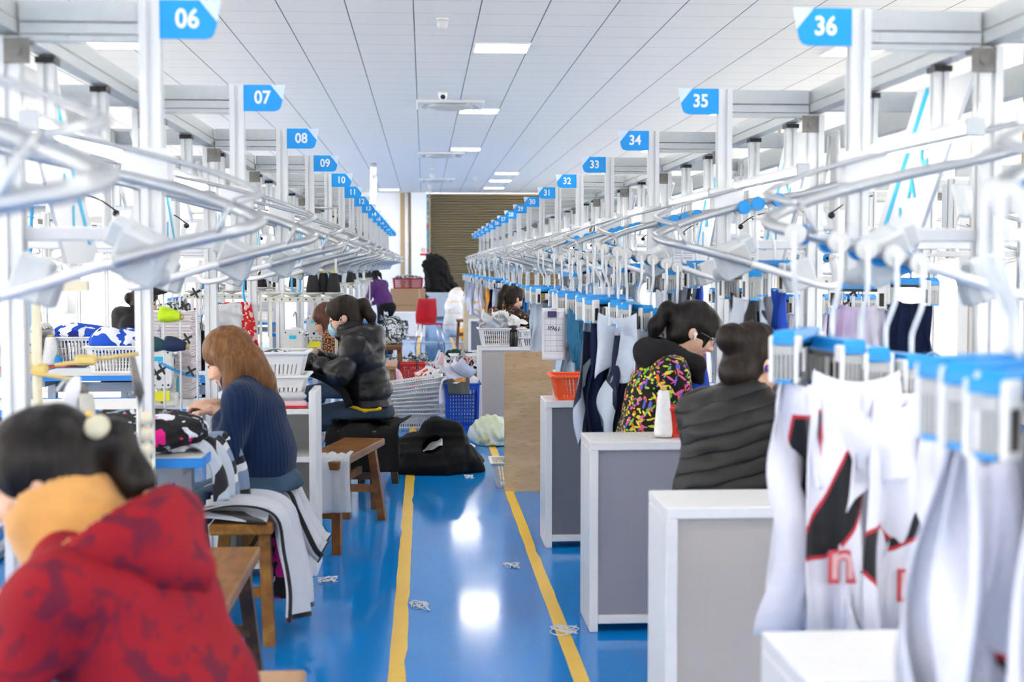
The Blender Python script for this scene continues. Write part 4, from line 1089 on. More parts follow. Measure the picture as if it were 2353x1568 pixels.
# near cream thread stand, blurred, with a grey cone
ns2=thing('thread_stand','cream thread stand with crossing arms, out of focus above the red jacket woman','thread stand',(-1.12,4.02,.754))
body=principled('stand_cream',(.70,.69,.62),.45); MC=principled('brass_arm',(.62,.47,.16),.4,.2)
MB().cyl((0,0,0),(0,0,.66),.014,10).build('column',M_cream,ns2)
MB().lathe([(.02,.10),(.12,.12),(.135,.14),(.135,.15),(.02,.125)],seg=24).build('dish',M_cream,ns2)
MB().cyl((0,0,.12),(0,0,.2),.03,12,r2=.02).build('spool_holder',M_cream,ns2)
MB().box((.10,0,.095),(.40,.03,.03)).build('base_bar',principled('bronze_bar',(.25,.22,.16),.4,.5),ns2)
MB().tube([(-.09,.0,.40),(.12,-.03,.37)],.006,8).tube([(.05,0,.41),(.28,.05,.44)],.006,8).build('guide_arm',MC,ns2)
MB().box((.0,0,.40),(.06,.03,.03),bev=.006).build('arm_joint',MC,ns2); MB().box((.14,0,.425),(.06,.035,.03),bev=.008).build('arm_joint',MC,ns2)
MB().box((.02,0,.64),(.26,.03,.03)).build('top_bar',M_cream,ns2)
MB().tube(spline([(-.10,-.05,.62),(-.06,-.05,.5),(-.075,-.05,.3),(-.09,-.05,.05)],5),.006,8).build('cord',principled('olive_cord',(.2,.17,.1),.6),ns2)
cg=thing('thread_cone','grey and charcoal thread cone on the near blurred thread stand','thread cone',(-.985,3.98,.865))
MB().lathe([(.045,0),(.046,.09),(.043,.10)],seg=20).build('dark_base',principled('thread_charcoal',(.06,.06,.065),.8,noise=.1),cg)
MB().lathe([(.042,.10),(.04,.14),(.033,.215),(.02,.222)],seg=20).build('thread',principled('thread_grey',(.48,.47,.44),.8,noise=.06),cg)
MB().lathe([(.02,.222),(.016,.245),(.004,.246)],seg=14).build('tip',M_dark,cg)
bt=thing('spray_bottle','slim white and blue bottle near the cream overlocker','bottle',(-.94,3.42,.754))
MB().tube([(0,0,.0),(0,0,.15),(.02,0,.24),(.045,0,.31)],[.022,.02,.016,.018],12).build('body',principled('bottle_blue',(.10,.30,.70),.4),bt)
MB().tube([(.045,0,.31),(.075,0,.40),(.085,0,.425)],[.019,.018,.008],12).build('nozzle',M_white,bt)
# ---- rack with coloured cones
rk=thing('cone_rack','white wire rack with coloured thread cones behind the seated navy jumper woman','rack',(-1.17,6.35,0))
for i in range(4): MB().cyl((-.10+.075*i,0,.62),(-.10+.075*i,0,1.40),.0045,8).build('rod',M_white,rk)
MB().box((.01,0,1.39),(.26,.012,.03)).box((.01,.0,.63),(.26,.012,.02)).box((-.12,0,1.0),(.014,.014,.8)).build('frame',M_white,rk)
MB().cyl((-.12,0,.0),(-.12,0,.62),.012,8).build('stem',M_white,rk)
for (px,pz) in((.0,1.36),(.075,1.27),(-.03,.98),(.10,.97),(.085,1.12),(-.055,.96),(.125,1.33)):
    k_=MB()
    for a in range(4): k_.box((math.cos(a*PI/2+.5)*.014,-.03,math.sin(a*PI/2+.5)*.014),(.026,.008,.010),rot=(0,-(a*PI/2+.5),0),bev=.003)
    k_.cyl((0,-.034,0),(0,-.0,0),.006,8); o=k_.build('star_holder',M_black,rk); o.location=(px,0,pz)
for (px,pz,col,lb,hh) in((-.045,1.235,(.55,.80,.02),'neon yellow thread cone on the white wire rack',.10),(-.10,1.10,(.02,.07,.09),'dark teal thread cone on the white wire rack',.09),(-.02,1.10,(.012,.025,.07),'navy thread cone on the white wire rack',.10),(-.09,1.36,(.02,.02,.022),'black thread cone at the top of the white wire rack',.09)):
    cone(-1.17+px,6.33,pz,lb,col,hh,.036,tilt=(0,PI/2+.15,0))
# stacks of cut pieces
def stack(x,y,z,w,d,h,label,mat,seed,n=60):
    r=random.Random(seed); mb=MB()
    for i in range(n): mb.box((x+r.uniform(-.004,.004),y+r.uniform(-.004,.004),z+h*(i+.5)/n),(w+r.uniform(-.012,.012),d,h/n*.72),rot=(0,0,r.uniform(-.02,.02)))
    o=mb.build('cut_piece_stack',mat); tag(o,label,'fabric stack',kind='stuff')
M_pinkw=principled('pinkish_white_cloth',(.74,.68,.72),.8,noise=.05)
stack(-1.34,7.35,.756,.24,.24,.46,'tall stack of pinkish white cut pieces behind the wire rack',M_pinkw,1)
# ---- hoses
HB=principled('hose_blue',(.05,.42,.80),.35)
for i,(x,y,z) in enumerate([(-1.055,8.3,1.38),(-.92,9.9,1.40),(-.80,12.,1.42),(-1.5,5.2,1.36),(-2.7,9.3,1.5),(-1.02,13.5,1.42)]):
    h=MB().tube(spline([(x-.028,y,z),(x-.03,y,z-.10),(x-.012,y,z-.155),(x+.012,y,z-.155),(x+.03,y,z-.10),(x+.028,y,z+.02),(x+.03,y+.05,z+.32)],6),.0075,8)
    tag(h.build('hanging_hose',HB),['light blue air hose looped before the masked woman, in front of the thread stand','light blue air hose looped beyond the black cones','light blue air hose looped farther down the bay','light blue air hose near the blurred cream thread stand','light blue air hose over the red edged table','light blue air hose far along the bay'][i],'hose')
sp=thing('spiral_cord','blue spiral cord running from the wire rack down to the sewing machine','cord',(0,0,0))
pts=[];A_=Vector((-1.20,6.25,1.02));B_=Vector((-1.02,6.5,.93))
for i in range(160):
    t=i/159; p=A_.lerp(B_,t); a=i*.9; pts.append((p.x+.006*math.cos(a),p.y,p.z+.006*math.sin(a)-.02*math.sin(PI*t)))
MB().tube(pts,.003,5).build('coil',HB,sp)
# ---- far-left bits
basket('plastic_basket','white basket heaped with royal blue garments on the red edged table',(-2.42,9.95,.754),.40,.30,.2,M_bas,rows=3,taper=.88)
heap_obj('garment_heap','royal blue and white garments heaped in the basket on the red edged table','garments',(-2.45,9.95,.96),(.20,.14,.07),31,M_royal,.012,.03,14)
bk2=thing('bagged_bucket','grey bucket wrapped in a clear bag on the red edged table','bucket',(-2.95,9.85,.754))
MB().lathe([(.11,0),(.13,.2),(.135,.21),(.12,.21)],seg=24).build('bucket',principled('bucket_grey',(.55,.56,.58),.4),bk2)
sdf_obj('clear_bag',(lambda u,w: (lambda p:u(p)+.02*w(p)))(union([cap((0,0,.02),(0,0,.2),.14,.15)],.02),wig(4,22)),(-.25,-.25,-.02),(.25,.25,.42),.014,M_plas,bk2)
cone(-2.62,9.75,.756,'white thread cone on the red edged table',WHT,.20,.06); cone(-3.10,9.75,.756,'white thread cone beside the bagged bucket',WHT,.18,.055); cone(-2.55,9.68,.756,'small blue thread cone on the red edged table',(.03,.25,.6),.08,.03)
for i,(x,y) in enumerate([(-2.95,10.9),(-2.5,10.6)]): basket('plastic_basket',['white basket on the floor under the red edged table','second white basket under the red edged table'][i],(x,y-.75,.02),.28,.2,.3,M_bas,rows=4,nx=7,ny=6,taper=.95)
# ================================================================ people
def skin_mat(n,col): return principled(n,col,.5,noise=.06,sss=.0)
M_skin=skin_mat('skin',(.66,.40,.28)); M_lip=principled('lips',(.50,.16,.14),.4); M_brow=principled('eye_dark',(.03,.02,.018),.5); M_eyew=principled('eye_white',(.75,.73,.70),.3); M_nail=principled('nail',(.74,.45,.38),.3)
def hair_mat(n,c1,c2):
    def fn(k):
        a=k.noise(k.co(scale=(26,26,4)),3,3); b_=k.noise(k.co(),5,2)
        return [(None,c1),(((a-.42)*2.2).max(0).min(1),c2),((b_-.5)*.6,tuple(x*.5 for x in c1))],(a,.5,.004),None
    return xmat(n,fn,.42,spec=.2)
H_blk=hair_mat('hair_black',(.006,.005,.005),(.022,.016,.013)); H_brn=hair_mat('hair_light_brown',(.13,.055,.02),(.27,.13,.05)); H_dbr=hair_mat('hair_dark_brown',(.012,.008,.006),(.040,.024,.016)); H_red=hair_mat('hair_reddish',(.07,.025,.016),(.13,.05,.03))
M_denim=principled('denim_dark',(.018,.035,.070),.8,noise=.25,nscale=12,bump=.15,bscale=600); M_denimb=principled('denim_blue',(.035,.075,.13),.8,noise=.3,nscale=10,bump=.15,bscale=600); M_trblack=principled('trousers_black',(.010,.010,.012),.8,spec=.1); M_shoe=principled('shoe_white',(.65,.63,.60),.5); M_shoeb=principled('shoe_dark',(.02,.02,.022),.5)
def capq(a,b,ra,rb,lam,amp,ph=0.):
    a,b=v3(a),v3(b); ab=b-a; L=np.sqrt(ab@ab)
    def f(p):
        q=p-a; t=q@ab/(L*L); tc=np.clip(t,0,1)
        return np.linalg.norm(q-tc[:,None]*ab,axis=1)-(ra+(rb-ra)*tc)-amp*(np.sqrt(np.abs(np.sin(PI*(t*L/lam+ph))))-.6)
    return f
def person(label,loc,rz,P,hair=None,style='long',top=None,legs=None,shoes=None,h=.010,hb=.006,puff=None,hood=None,hoodmat=None,collar=None,collarmat=None,mask=None,extras=None,sc=1.,wrk=.008,skin=None,thick=1.):
    r_=thing('person',label,'person',loc,rz); skin=skin or M_skin
    J=dict(pel=(0,0,.54),wai=(.02,0,.68),che=(.08,0,.85),nek=(.13,0,.985),head=(.185,0,1.09),pitch=.35,yaw=0.,roll=0.,
      shL=(.09,.165,.925),shR=(.09,-.165,.925),elL=(.14,.24,.70),elR=(.14,-.24,.70),wrL=(.33,.10,.80),wrR=(.33,-.10,.80),knL=(.40,.10,.47),knR=(.40,-.10,.47),anL=(.36,.10,.09),anR=(.36,-.10,.09),hdL=None,hdR=None)
    J.update(P)
    V={k:(Vector(v) if isinstance(v,tuple) else v) for k,v in J.items()}
    Rh=Matrix.Rotation(J['yaw'],3,'Z')@Matrix.Rotation(J['pitch'],3,'Y')@Matrix.Rotation(J['roll'],3,'X'); eh=Rh.to_euler(); hc=V['head']; Rn=np.array(Rh)
    def HP(f,s,u): return tuple(hc+Rh@Vector((f,s,u)))
    def he(c,rd,rot=(0,0,0)):
        return ell(HP(*c),rd,(Rh@Euler(rot).to_matrix()).to_euler())
    def hcap(a,b,ra,rb=None): return cap(HP(*a),HP(*b),ra,rb)
    # ---- body: head, neck, trunk core, arms, hands in one surface
    A=union([he((-.012,0,.035),(.094,.076,.086)),he((.026,0,-.035),(.064,.060,.078)),he((.056,0,-.092),(.026,.030,.024))],.035)
    B_=union([A,he((.052,.034,-.03),(.036,.03,.034)),he((.052,-.034,-.03),(.036,.03,.034)),hcap((.084,0,.015),(.104,0,-.030),.008,.013),he((.094,.011,-.034),(.010,.009,.008)),he((.094,-.011,-.034),(.010,.009,.008))],.012)
    eyeS=[he((.092,s*.031,.010),(.012,.017,.009)) for s in(-1,1)]
    lids=[he((.073,s*.031,.010),(.014,.016,.012)) for s in(-1,1)]
    lips=union([he((.089,0,-.058),(.009,.022,.006)),he((.087,0,-.069),(.010,.019,.007))],.003)
    ears=[union([he((-.008,s*.077,.0),(.020,.008,.032),(0,.15,s*-.35)),he((-.002,s*.073,-.022),(.012,.008,.014))],.008) for s in(-1,1)]
    def hand(side):
        w=V['wr'+side]; e=V['el'+side]; s=1 if side=='L' else -1
        d=J['hd'+side]; d=(w-e).normalized() if d is None else Vector(d).normalized()
        up=Vector((0,0,1)) if abs(d.z)<.9 else Vector((1,0,0)); sd=d.cross(up).normalized()*(-s); n=sd.cross(d).normalized()
        if n.z<0: n=-n
        # sd points to the thumb side (inward)
        f=[]
        pc=w+d*.045; Rm=Matrix((d,sd,n)).transposed()
        f.append(ell(tuple(pc),(.050,.038,.017),Rm.to_euler()))
        f.append(cap(tuple(w-d*.04),tuple(w+d*.03),.026,.026))
        F=[]
        for i,(o,L) in enumerate(((.028,.068),(.010,.076),(-.009,.070),(-.027,.055))):
            b0=w+d*.082+sd*o; c1=b0+(d*.80-n*.30).normalized()*L*.45+sd*o*.15; c2=c1+(d*.45-n*.75).normalized()*L*.32; c3=c2+(d*.1-n*.9).normalized()*L*.22
            F.append(union([cap(tuple(w+d*.055+sd*o),tuple(b0),.0095,.0092),cap(tuple(b0),tuple(c1),.009,.0085),cap(tuple(c1),tuple(c2),.0085,.008),cap(tuple(c2),tuple(c3),.008,.0068)],.004))
        t0=w+d*.025+sd*.030; t1=t0+(d*.55+sd*.6-n*.35).normalized()*.042; t2=t1+(d*.9-sd*.1-n*.35).normalized()*.032
        F.append(union([cap(tuple(t0),tuple(t1),.013,.0105),cap(tuple(t1),tuple(t2),.0105,.0085)],.006))
        base=union(f,.02)
        g=base
        def fn(p):
            dd=g(p)
            ff=F[0](p)
            for q in F[1:]: ff=np.minimum(ff,q(p))
            return smin(dd,ff,.008)
        return fn
    hands=[hand('L'),hand('R')]
    core=union([cap(tuple(V['pel']),tuple(V['wai']),.085,.08),cap(tuple(V['wai']),tuple(V['che']),.08,.085),cap(tuple(V['che']),tuple(V['nek']),.075,.05)]+[cap(tuple(V['sh'+s]),tuple(V['che']),.04,.06) for s in'LR']+[cap(tuple(V['sh'+s]),tuple(V['el'+s]),.036,.032) for s in'LR']+[cap(tuple(V['el'+s]),tuple(V['wr'+s]),.032,.024) for s in'LR']+[cap(tuple(V['pel']),tuple(V['kn'+s]),.06,.05) for s in'LR']+[cap(tuple(V['kn'+s]),tuple(V['an'+s]),.045,.03) for s in'LR'],.03)
    neck=union([cap(HP(-.025,0,-.05),tuple(V['nek']),.048,.056)],.02)
    def body(p):
        d=B_(p)
        for e in eyeS: d=np.maximum(d,-smin(-e(p)*-1.0,np.full(len(p),1e3),.01)) if False else -smin(-d,e(p),.010)
        for l_ in lids: d=smin(d,l_(p),.006)
        d=smin(d,lips(p),.006)
        for e in ears: d=smin(d,e(p),.006)
        d=smin(d,neck(p),.03); d=smin(d,core(p),.04)
        d=smin(d,np.minimum(hands[0](p),hands[1](p)),.008)
        return np.maximum(d,np.minimum(P.get('seat',.474)+.004-p[:,2],.20-p[:,0]))
    def bmf(c):
        q=(c-np.array(hc))@Rn; m=np.zeros(len(c),int); f,s,u=q[:,0],q[:,1],q[:,2]
        fr=(f>.05)
        m[fr&(((u+.063)/.012)**2+(s/.024)**2<1)&(f>.08)]=1
        for sg in(-1,1):
            m[fr&(((u-.010)/.0065)**2+((s-sg*.031)/.017)**2<1)]=2
            m[fr&(((u-.033-.004*np.sin((s-sg*.02)*60*sg))/.0045)**2+((s-sg*.033)/.022)**2<1)]=2
        return m
    pts=[np.array(v) for k,v in V.items() if isinstance(v,Vector)]
    lo=np.min(pts,0)-.22; hi=np.max(pts,0)+.22
    sdf_obj('body',body,lo,hi,hb,[skin,M_lip,M_brow],r_,bmf,smooth=1)
    # ---- hair
    if hair is not None:
        cap_=he((-.016,0,.040),(.108,.089,.098)); face=he((.110,0,-.035),(.085,.068,.098))
        w1=wig(11,60,5,(1,1,.25)); parts=[]
        if style=='tail' or style=='tailclip':
            parts=[hcap((-.10,0,.035),(-.145,0,.03),.022,.032),hcap((-.145,0,.03),(-.155,0,-.06),.034,.03),hcap((-.155,0,-.06),(-.135,.0,-.14),.03,.012)]
        elif style=='hightail':
            parts=[hcap((-.09,0,.08),(-.135,0,.075),.02,.030),hcap((-.135,0,.075),(-.165,0,-.02),.034,.038),hcap((-.165,0,-.02),(-.15,0,-.13),.038,.028)]
        elif style=='bun':
            parts=[he((-.125,.0,.055),(.045,.052,.048)),he((-.11,0,.04),(.04,.04,.04)),he((-.07,0,-.05),(.052,.066,.06))]
        elif style=='lowbun':
            parts=[he((-.12,0,-.01),(.045,.05,.045))]
        elif style=='long':
            pl=V['che']
            parts=[he((-.055,0,-.04),(.07,.088,.095))]
            for s in(-1,1):
                parts+=[cap(HP(.005,s*.076,.03),HP(.015,s*.074,-.09),.026,.024),cap(HP(.015,s*.074,-.09),tuple(hc+Rh@Vector((.015,s*.075,-.09))+Vector((.01,0,-.15))),.024,.020),cap(HP(-.03,s*.072,-.02),tuple(hc+Rh@Vector((-.03,s*.075,-.1))+Vector((.04,0,-.10))),.04,.030)]
            parts+=[cap(HP(-.07,0,-.05),tuple(V['nek']+Vector((-.09,0,.01))),.07,.05),cap(tuple(V['nek']+Vector((-.09,-.03,.01))),tuple(V['nek']+Vector((-.125,-.03,-.06))),.045,.025)]
        if style!='long': back=he((-.045,0,-.03),(.062,.076,.075)); parts.append(back)
        fringe=he((.035,0,.085),(.060,.066,.034)) if style in('fringe','bun0') else None
        if style=='tail' or style=='hightail' : parts.append(he((.03,0,.075),(.068,.070,.045)))
        if P.get('fringe'):
            parts.append(he((.062,0,.055),(.045,.066,.045)))
            for s in(-1,1): parts.append(hcap((.06,s*.060,.03),(.062,s*.060,-.035),.014,.006))
        U_=union(parts,.025)
        def hf(p):
            d=np.maximum(cap_(p),-(face(p)))
            q=(p-np.array(hc))@Rn
            d=np.maximum(d,-(q[:,2]+.075))
            d=smin(d,U_(p),.02)
            return d+.0035*w1(p)
        lo2=np.array(hc)-.34; hi2=np.array(hc)+.24
        if style=='long': lo2[2]-=.1
        ho=sdf_obj('hair',hf,lo2,hi2,min(hb,.006),hair,r_)
        if style in('tail','hightail'):
            z0=.035 if style=='tail' else .08
            tm=MB(); a=HP(-.112,0,z0); R2=Rh@Matrix.Rotation(PI/2,3,'Y')
            tm.lathe([(.021,-.008),(.029,-.004),(.029,.004),(.021,.008)],seg=16,o=a,R=R2).build('hair_tie',M_black,ho)
    # ---- garment
    pf=puff or (None,0)
    k=thick
    def C(a,b,ra,rb): 
        a,b=tuple(V[a]) if isinstance(a,str) else a, tuple(V[b]) if isinstance(b,str) else b
        return capq(a,b,ra*k,rb*k,pf[0],pf[1]) if pf[0] else cap(a,b,ra*k,rb*k)
    sw=(V['shL']-V['shR']).length/2
    tr=[]
    for s in(-.42,0,.42):
        o=Vector((0,s*sw*1.0,0)); tr.append(C(tuple(V['pel']+o*.95+Vector((-.005,0,-.03))),tuple(V['wai']+o*.9),.112,.105)); tr.append(C(tuple(V['wai']+o*.9),tuple(V['che']+o*.95),.105,.112))
    for s in'LR':
        tr.append(C('che','sh'+s,.10,.066))
        tr.append(cap(tuple(V['nek']),tuple(V['sh'+s]),.06*k,.062*k))
    tr.append(cap(tuple(V['che']),tuple(V['nek']),.10*k,.068*k))
    trunk=union(tr,.05)
    arms=[]
    for s in'LR':
        wr=V['wr'+s]; el=V['el'+s]; cu=wr+(el-wr).normalized()*.05
        arms.append(union([C('sh'+s,'el'+s,.064,.054),C('el'+s,tuple(cu),.054,.038)],.03))
    W=wig(hash_(label),17,6,(1,1,1.7)); W2=crumple(hash_(label)+3,17,4,(1,1,1.5))
    hd=[]
    if hood=='up': pass
    n_=V['nek']
    if hood and not hoodmat and hood!='open':
        hd=[union([ell(tuple(n_+Vector((-.105,0,-.01))),(.10,.135,.085),(0,.55,0)),ell(tuple(n_+Vector((-.13,0,-.07))),(.07,.11,.075),(0,.3,0)),cap(tuple(n_+Vector((-.06,.10,.03))),tuple(n_+Vector((.07,.075,.0))),.042,.034),cap(tuple(n_+Vector((-.06,-.10,.03))),tuple(n_+Vector((.07,-.075,.0))),.042,.034)],.04)]
    waistz=P.get('hem',.50)
    def gar(p):
        d=trunk(p)
        for a in arms: d=smin(d,a(p),.035)
        for q in hd: d=smin(d,q(p),.018)
        d=d+wrk*W(p)-wrk*.9*W2(p)
        d=np.maximum(d,waistz+P.get('hemtilt',0)*p[:,0]-p[:,2])
        for cu in cuffs: d=np.maximum(d,cu(p))
        return np.maximum(d,-(neckhole(p)))
    cuffs=[]
    nh0=n_+(hc-n_).normalized()*.02
    neckhole=cap(tuple(nh0),tuple(hc+Rh@Vector((0,0,-.02))),.058,.09)
    go=sdf_obj(P.get('topname','jacket'),gar,lo-.05,hi+.05,h,top,r_,smooth=1)
    if hood=='open':
        o_=union([ell(tuple(n_+Vector((-.095,0,-.01))),(.135,.17,.085),(0,.55,0)),cap(tuple(n_+Vector((-.19,.06,-.03))),tuple(n_+Vector((-.20,-.02,-.06))),.05,.05)],.05)
        i_=ell(tuple(n_+Vector((-.045,0,.045))),(.105,.145,.105),(0,.45,0)); W5=wig(31,16,6)
        of=lambda p:np.maximum(o_(p)+.010*W5(p),-(i_(p)+.006*W5(p)))
        sdf_obj('hood',of,np.array(n_)-.36,np.array(n_)+.26,.009,[top,collarmat],r_,lambda c:(np.abs(i_(c)+.006*W5(c))<.007).astype(int))
    elif hood and hoodmat:
        hn=union([ell(tuple(n_+Vector((-.085,0,.01))),(.10,.13,.085),(0,.55,0)),cap(tuple(n_+Vector((-.06,.095,.045))),tuple(n_+Vector((.08,.085,-.02))),.044,.034),cap(tuple(n_+Vector((-.06,-.095,.045))),tuple(n_+Vector((.08,-.085,-.02))),.044,.034),cap(tuple(n_+Vector((.08,.085,-.02))),tuple(n_+Vector((.11,.03,-.10))),.032,.02),cap(tuple(n_+Vector((.08,-.085,-.02))),tuple(n_+Vector((.11,-.03,-.10))),.032,.02)],.035)
        hole=cap(tuple(n_+Vector((-.03,0,.06))),tuple(hc+Vector((0,0,.0))),.075,.10); W3=wig(5,26,5)
        sdf_obj('hood',lambda p:np.maximum(hn(p),-hole(p))+.006*W3(p),np.array(n_)-.32,np.array(n_)+.30,min(h,.008),hoodmat,r_)
    if collar:
        cr=cap(tuple(n_+(hc-n_)*-.1),tuple(n_+(hc-n_)*.42),.085*collar,.080*collar); hole=cap(tuple(n_+(hc-n_)*.1),tuple(hc),.058*collar,.066*collar)
        W3=wig(8,30,5); sdf_obj('collar',lambda p:np.maximum(cr(p),-hole(p))+.004*W3(p),np.array(n_)-.2,np.array(n_)+.22,min(h,.008),collarmat or top,r_)
    # ---- legs
    if legs is not None:
        lg=[]
        for s in'LR':
            hp=V['pel']+Vector((0,(.085 if s=='L' else -.085),-.02)); lg.append(union([cap(tuple(hp),tuple(V['kn'+s]),.095,.068),cap(tuple(V['kn'+s]),tuple(V['an'+s]+Vector((0,0,.01))),.066,.052)],.03))
        seat=ell(tuple(V['pel']+Vector((-.02,0,-.02))),(.14,.185,.115))
        W4=wig(3,24,5,(1,1,1.5))
        sz=P.get('seat',.474)
        sdf_obj('trousers',lambda p:np.maximum(smin(np.minimum(lg[0](p),lg[1](p)),seat(p),.05)+.005*W4(p),np.minimum(sz-p[:,2],.20-p[:,0])),np.min(pts,0)-np.array([.25,.25,.1]),np.max([np.array(V['pel']),np.array(V['knL']),np.array(V['knR']),np.array(V['anL'])],0)+.2,max(h,.010),legs,r_)
        for s in'LR':
            a=V['an'+s]; u=union([ell(tuple(a+Vector((.05,0,-.045))),(.125,.046,.042)),ell(tuple(a+Vector((-.02,0,-.02))),(.055,.042,.06))],.03)
            sdf_obj('shoe',lambda p:np.maximum(u(p),-(p[:,2]-(a.z-.088))),np.array(a)-.2,np.array(a)+.22,.010,shoes or M_shoeb,r_)
    if mask:
        mk=union([he((.075,0,-.052),(.042,.056,.050)),he((.088,0,-.045),(.028,.036,.044))],.02)
        mo=sdf_obj('face_mask',lambda p:np.maximum(mk(p)-.004,-(B_(p)-.001)),np.array(hc)-.16,np.array(hc)+.16,.005,mask,r_)
        st=MB()
        for s in(-1,1): st.tube([HP(.062,s*.056,-.03),HP(.03,s*.074,-.012),HP(-.008,s*.082,.022)],.0022,6)
        st.build('ear_loop',M_white,mo)
    if extras: extras(r_,HP,V,Rh,he)
    return r_
def hash_(s):
    n=0
    for ch in s: n=(n*31+ord(ch))%9973
    return n
# ---- clothing materials
def knit_fn(k):
    x,y,z=k.xyz(k.co()); n=k.noise(k.co(),9,3)
    rib=(((x*1.0+y*1.0)*230+n*3.).sin()*.5+.5)
    return [(None,(.010,.022,.062)),((rib*.45),(.018,.034,.09)),((n-.55)*2,(.006,.012,.035))],(rib,.5,.004),None
M_knit=xmat('navy_knit',knit_fn,.95,sheen=.1,spec=.1)
M_puffb=principled('puffer_black',(.009,.009,.012),.36,noise=.25,nscale=14,bump=.3,bscale=40,spec=.3)
def quilt_fn(k):
    x,y,z=k.xyz(k.co()); n=k.noise(k.co(),4,2)
    b_=((z*1.0+y*.28-x*.12+n*.05)*58).sin().abs(); w_=k.noise(k.co(),26,3)
    return [(None,(.020,.020,.021)),((b_<.22),(.009,.009,.0095)),((w_-.5)*.8,(.03,.03,.031))],(b_.pow(.5)+w_*.25,.9,.010),None
M_puffg=xmat('quilted_dark_grey',quilt_fn,.5,spec=.25)
def red_fn(k):
    d=k.noise(k.co(),15,2,.8); e=k.noise(k.co(rot=(.5,.3,.9)),30,1,.5); n=k.noise(k.co(),60,2)
    return [(None,(.28,.011,.020)),((((d-.53)*9).max(0).min(1))*.85,(.11,.012,.032)),((((e-.60)*9).max(0).min(1))*.6,(.10,.012,.03))],(n,.15,.002),None
M_redj=xmat('red_mottled_jacket',red_fn,.75,spec=.12)
M_must=principled('mustard_lining',(.60,.30,.085),.75,noise=.12,nscale=18,bump=.15,bscale=300,sheen=.3)
def confetti(k):
    layers=[(None,(.010,.010,.012))]
    cols=[(.45,.72,.03),(.75,.12,.35),(.80,.70,.03),(.75,.14,.03),(.10,.12,.55),(.18,.55,.05),(.70,.10,.40),(.75,.60,.05)]
    for i,c in enumerate(cols):
        rr=(.15*(i%3-1),.4*i+.2,.2*(i%2)); o=k.co(scale=(10,22,50),rot=rr,tex=True)
        d,cc=k.voro(o,1.,1.); layers.append(((d<.235),c))
    n=k.noise(k.co(),90,2); return layers,(n,.15,.002),None
M_conf=xmat('confetti_jacket',confetti,.6,spec=.15)
def hearts(k):
    d,c=k.voro(k.co(),30,.8); d2,c2=k.voro(k.co(rot=(.3,.5,.7)),27,.8); d3,c3=k.voro(k.co(rot=(1.,.2,.4)),34,.9)
    return [(None,(.014,.010,.010)),(d<.26,(.70,.50,.02)),(d2<.25,(.60,.03,.03)),(d3<.14,(.75,.7,.65))],None,None
M_heart=xmat('heart_print_top',hearts,.6)
def leop(k):
    d,c=k.voro(k.co(),45,.9); n=k.noise(k.co(),40,2); return [(None,(.40,.17,.06)),((d>.35)*(d<.62),(.03,.015,.01))],None,None
M_leo=xmat('leopard_collar',leop,.7)
M_purp=principled('purple_knit',(.085,.022,.13),.85,noise=.4,nscale=60,bump=.3,bscale=120)
M_hoodg=principled('hood_charcoal',(.018,.018,.020),.8,spec=.1,noise=.12,bump=.15,bscale=300)
M_dhood=principled('hooded_dark',(.012,.012,.015),.75,noise=.2)
M_maskb=principled('mask_light_blue',(.34,.58,.72),.6,noise=.03)
M_gold=principled('gold',(.75,.5,.15),.25,.9)

# A: woman in the red jacket, seen from behind at the lower left
def exA(r,HP,V,Rh,he):
    c=MB(); o=Vector(HP(-.105,.035,.075)); 
    def petal(a): return
    hc_=thing('x','x','x'); bpy.data.objects.remove(hc_)
    clip=MB()
    R2=Rh@Euler((0,-1.2,0)).to_matrix()
    prof=[(.006,-.010),(.020,-.009),(.023,0),(.019,.008),(.007,.013)]
    clip.lathe(prof,o=HP(-.135,.035,.06),seg=20,R=Rh@Euler((-1.2,-.6,0)).to_matrix())
    k=clip.build('hair_clip',principled('clip_pearl',(.52,.49,.36),.3,noise=.15),r)
    MB().lathe([(.002,-.006),(.008,0),(.002,.008)],o=HP(-.14,.066,.085),seg=12,R=Rh).build('gold_bead',M_gold,k)
    MB().lathe([(.012,-.012),(.028,-.008),(.030,.006),(.014,.014)],o=HP(-.108,0,.045),seg=16,R=Rh@Matrix.Rotation(PI/2,3,'Y')).build('scrunchie',principled('scrunchie_pink',(.42,.26,.24),.8,noise=.2),r)
person('woman in a mottled red hooded jacket with mustard lining, black ponytail and pale hair clip',(-.42,2.42,0),PI-.28,
  dict(pel=(0,0,.54),wai=(.03,0,.66),che=(.10,0,.82),nek=(.21,0,.965),head=(.275,0,1.062),pitch=.36,yaw=.22,shL=(.14,.20,.89),shR=(.14,-.20,.89),elL=(.24,.29,.68),elR=(.24,-.27,.68),wrL=(.50,.16,.80),wrR=(.50,-.14,.80),hem=.478),
  H_blk,'tail',M_redj,M_denim,h=.010,hb=.0065,hood='open',collar=1.32,collarmat=M_must,extras=exA,wrk=.013,thick=1.06)
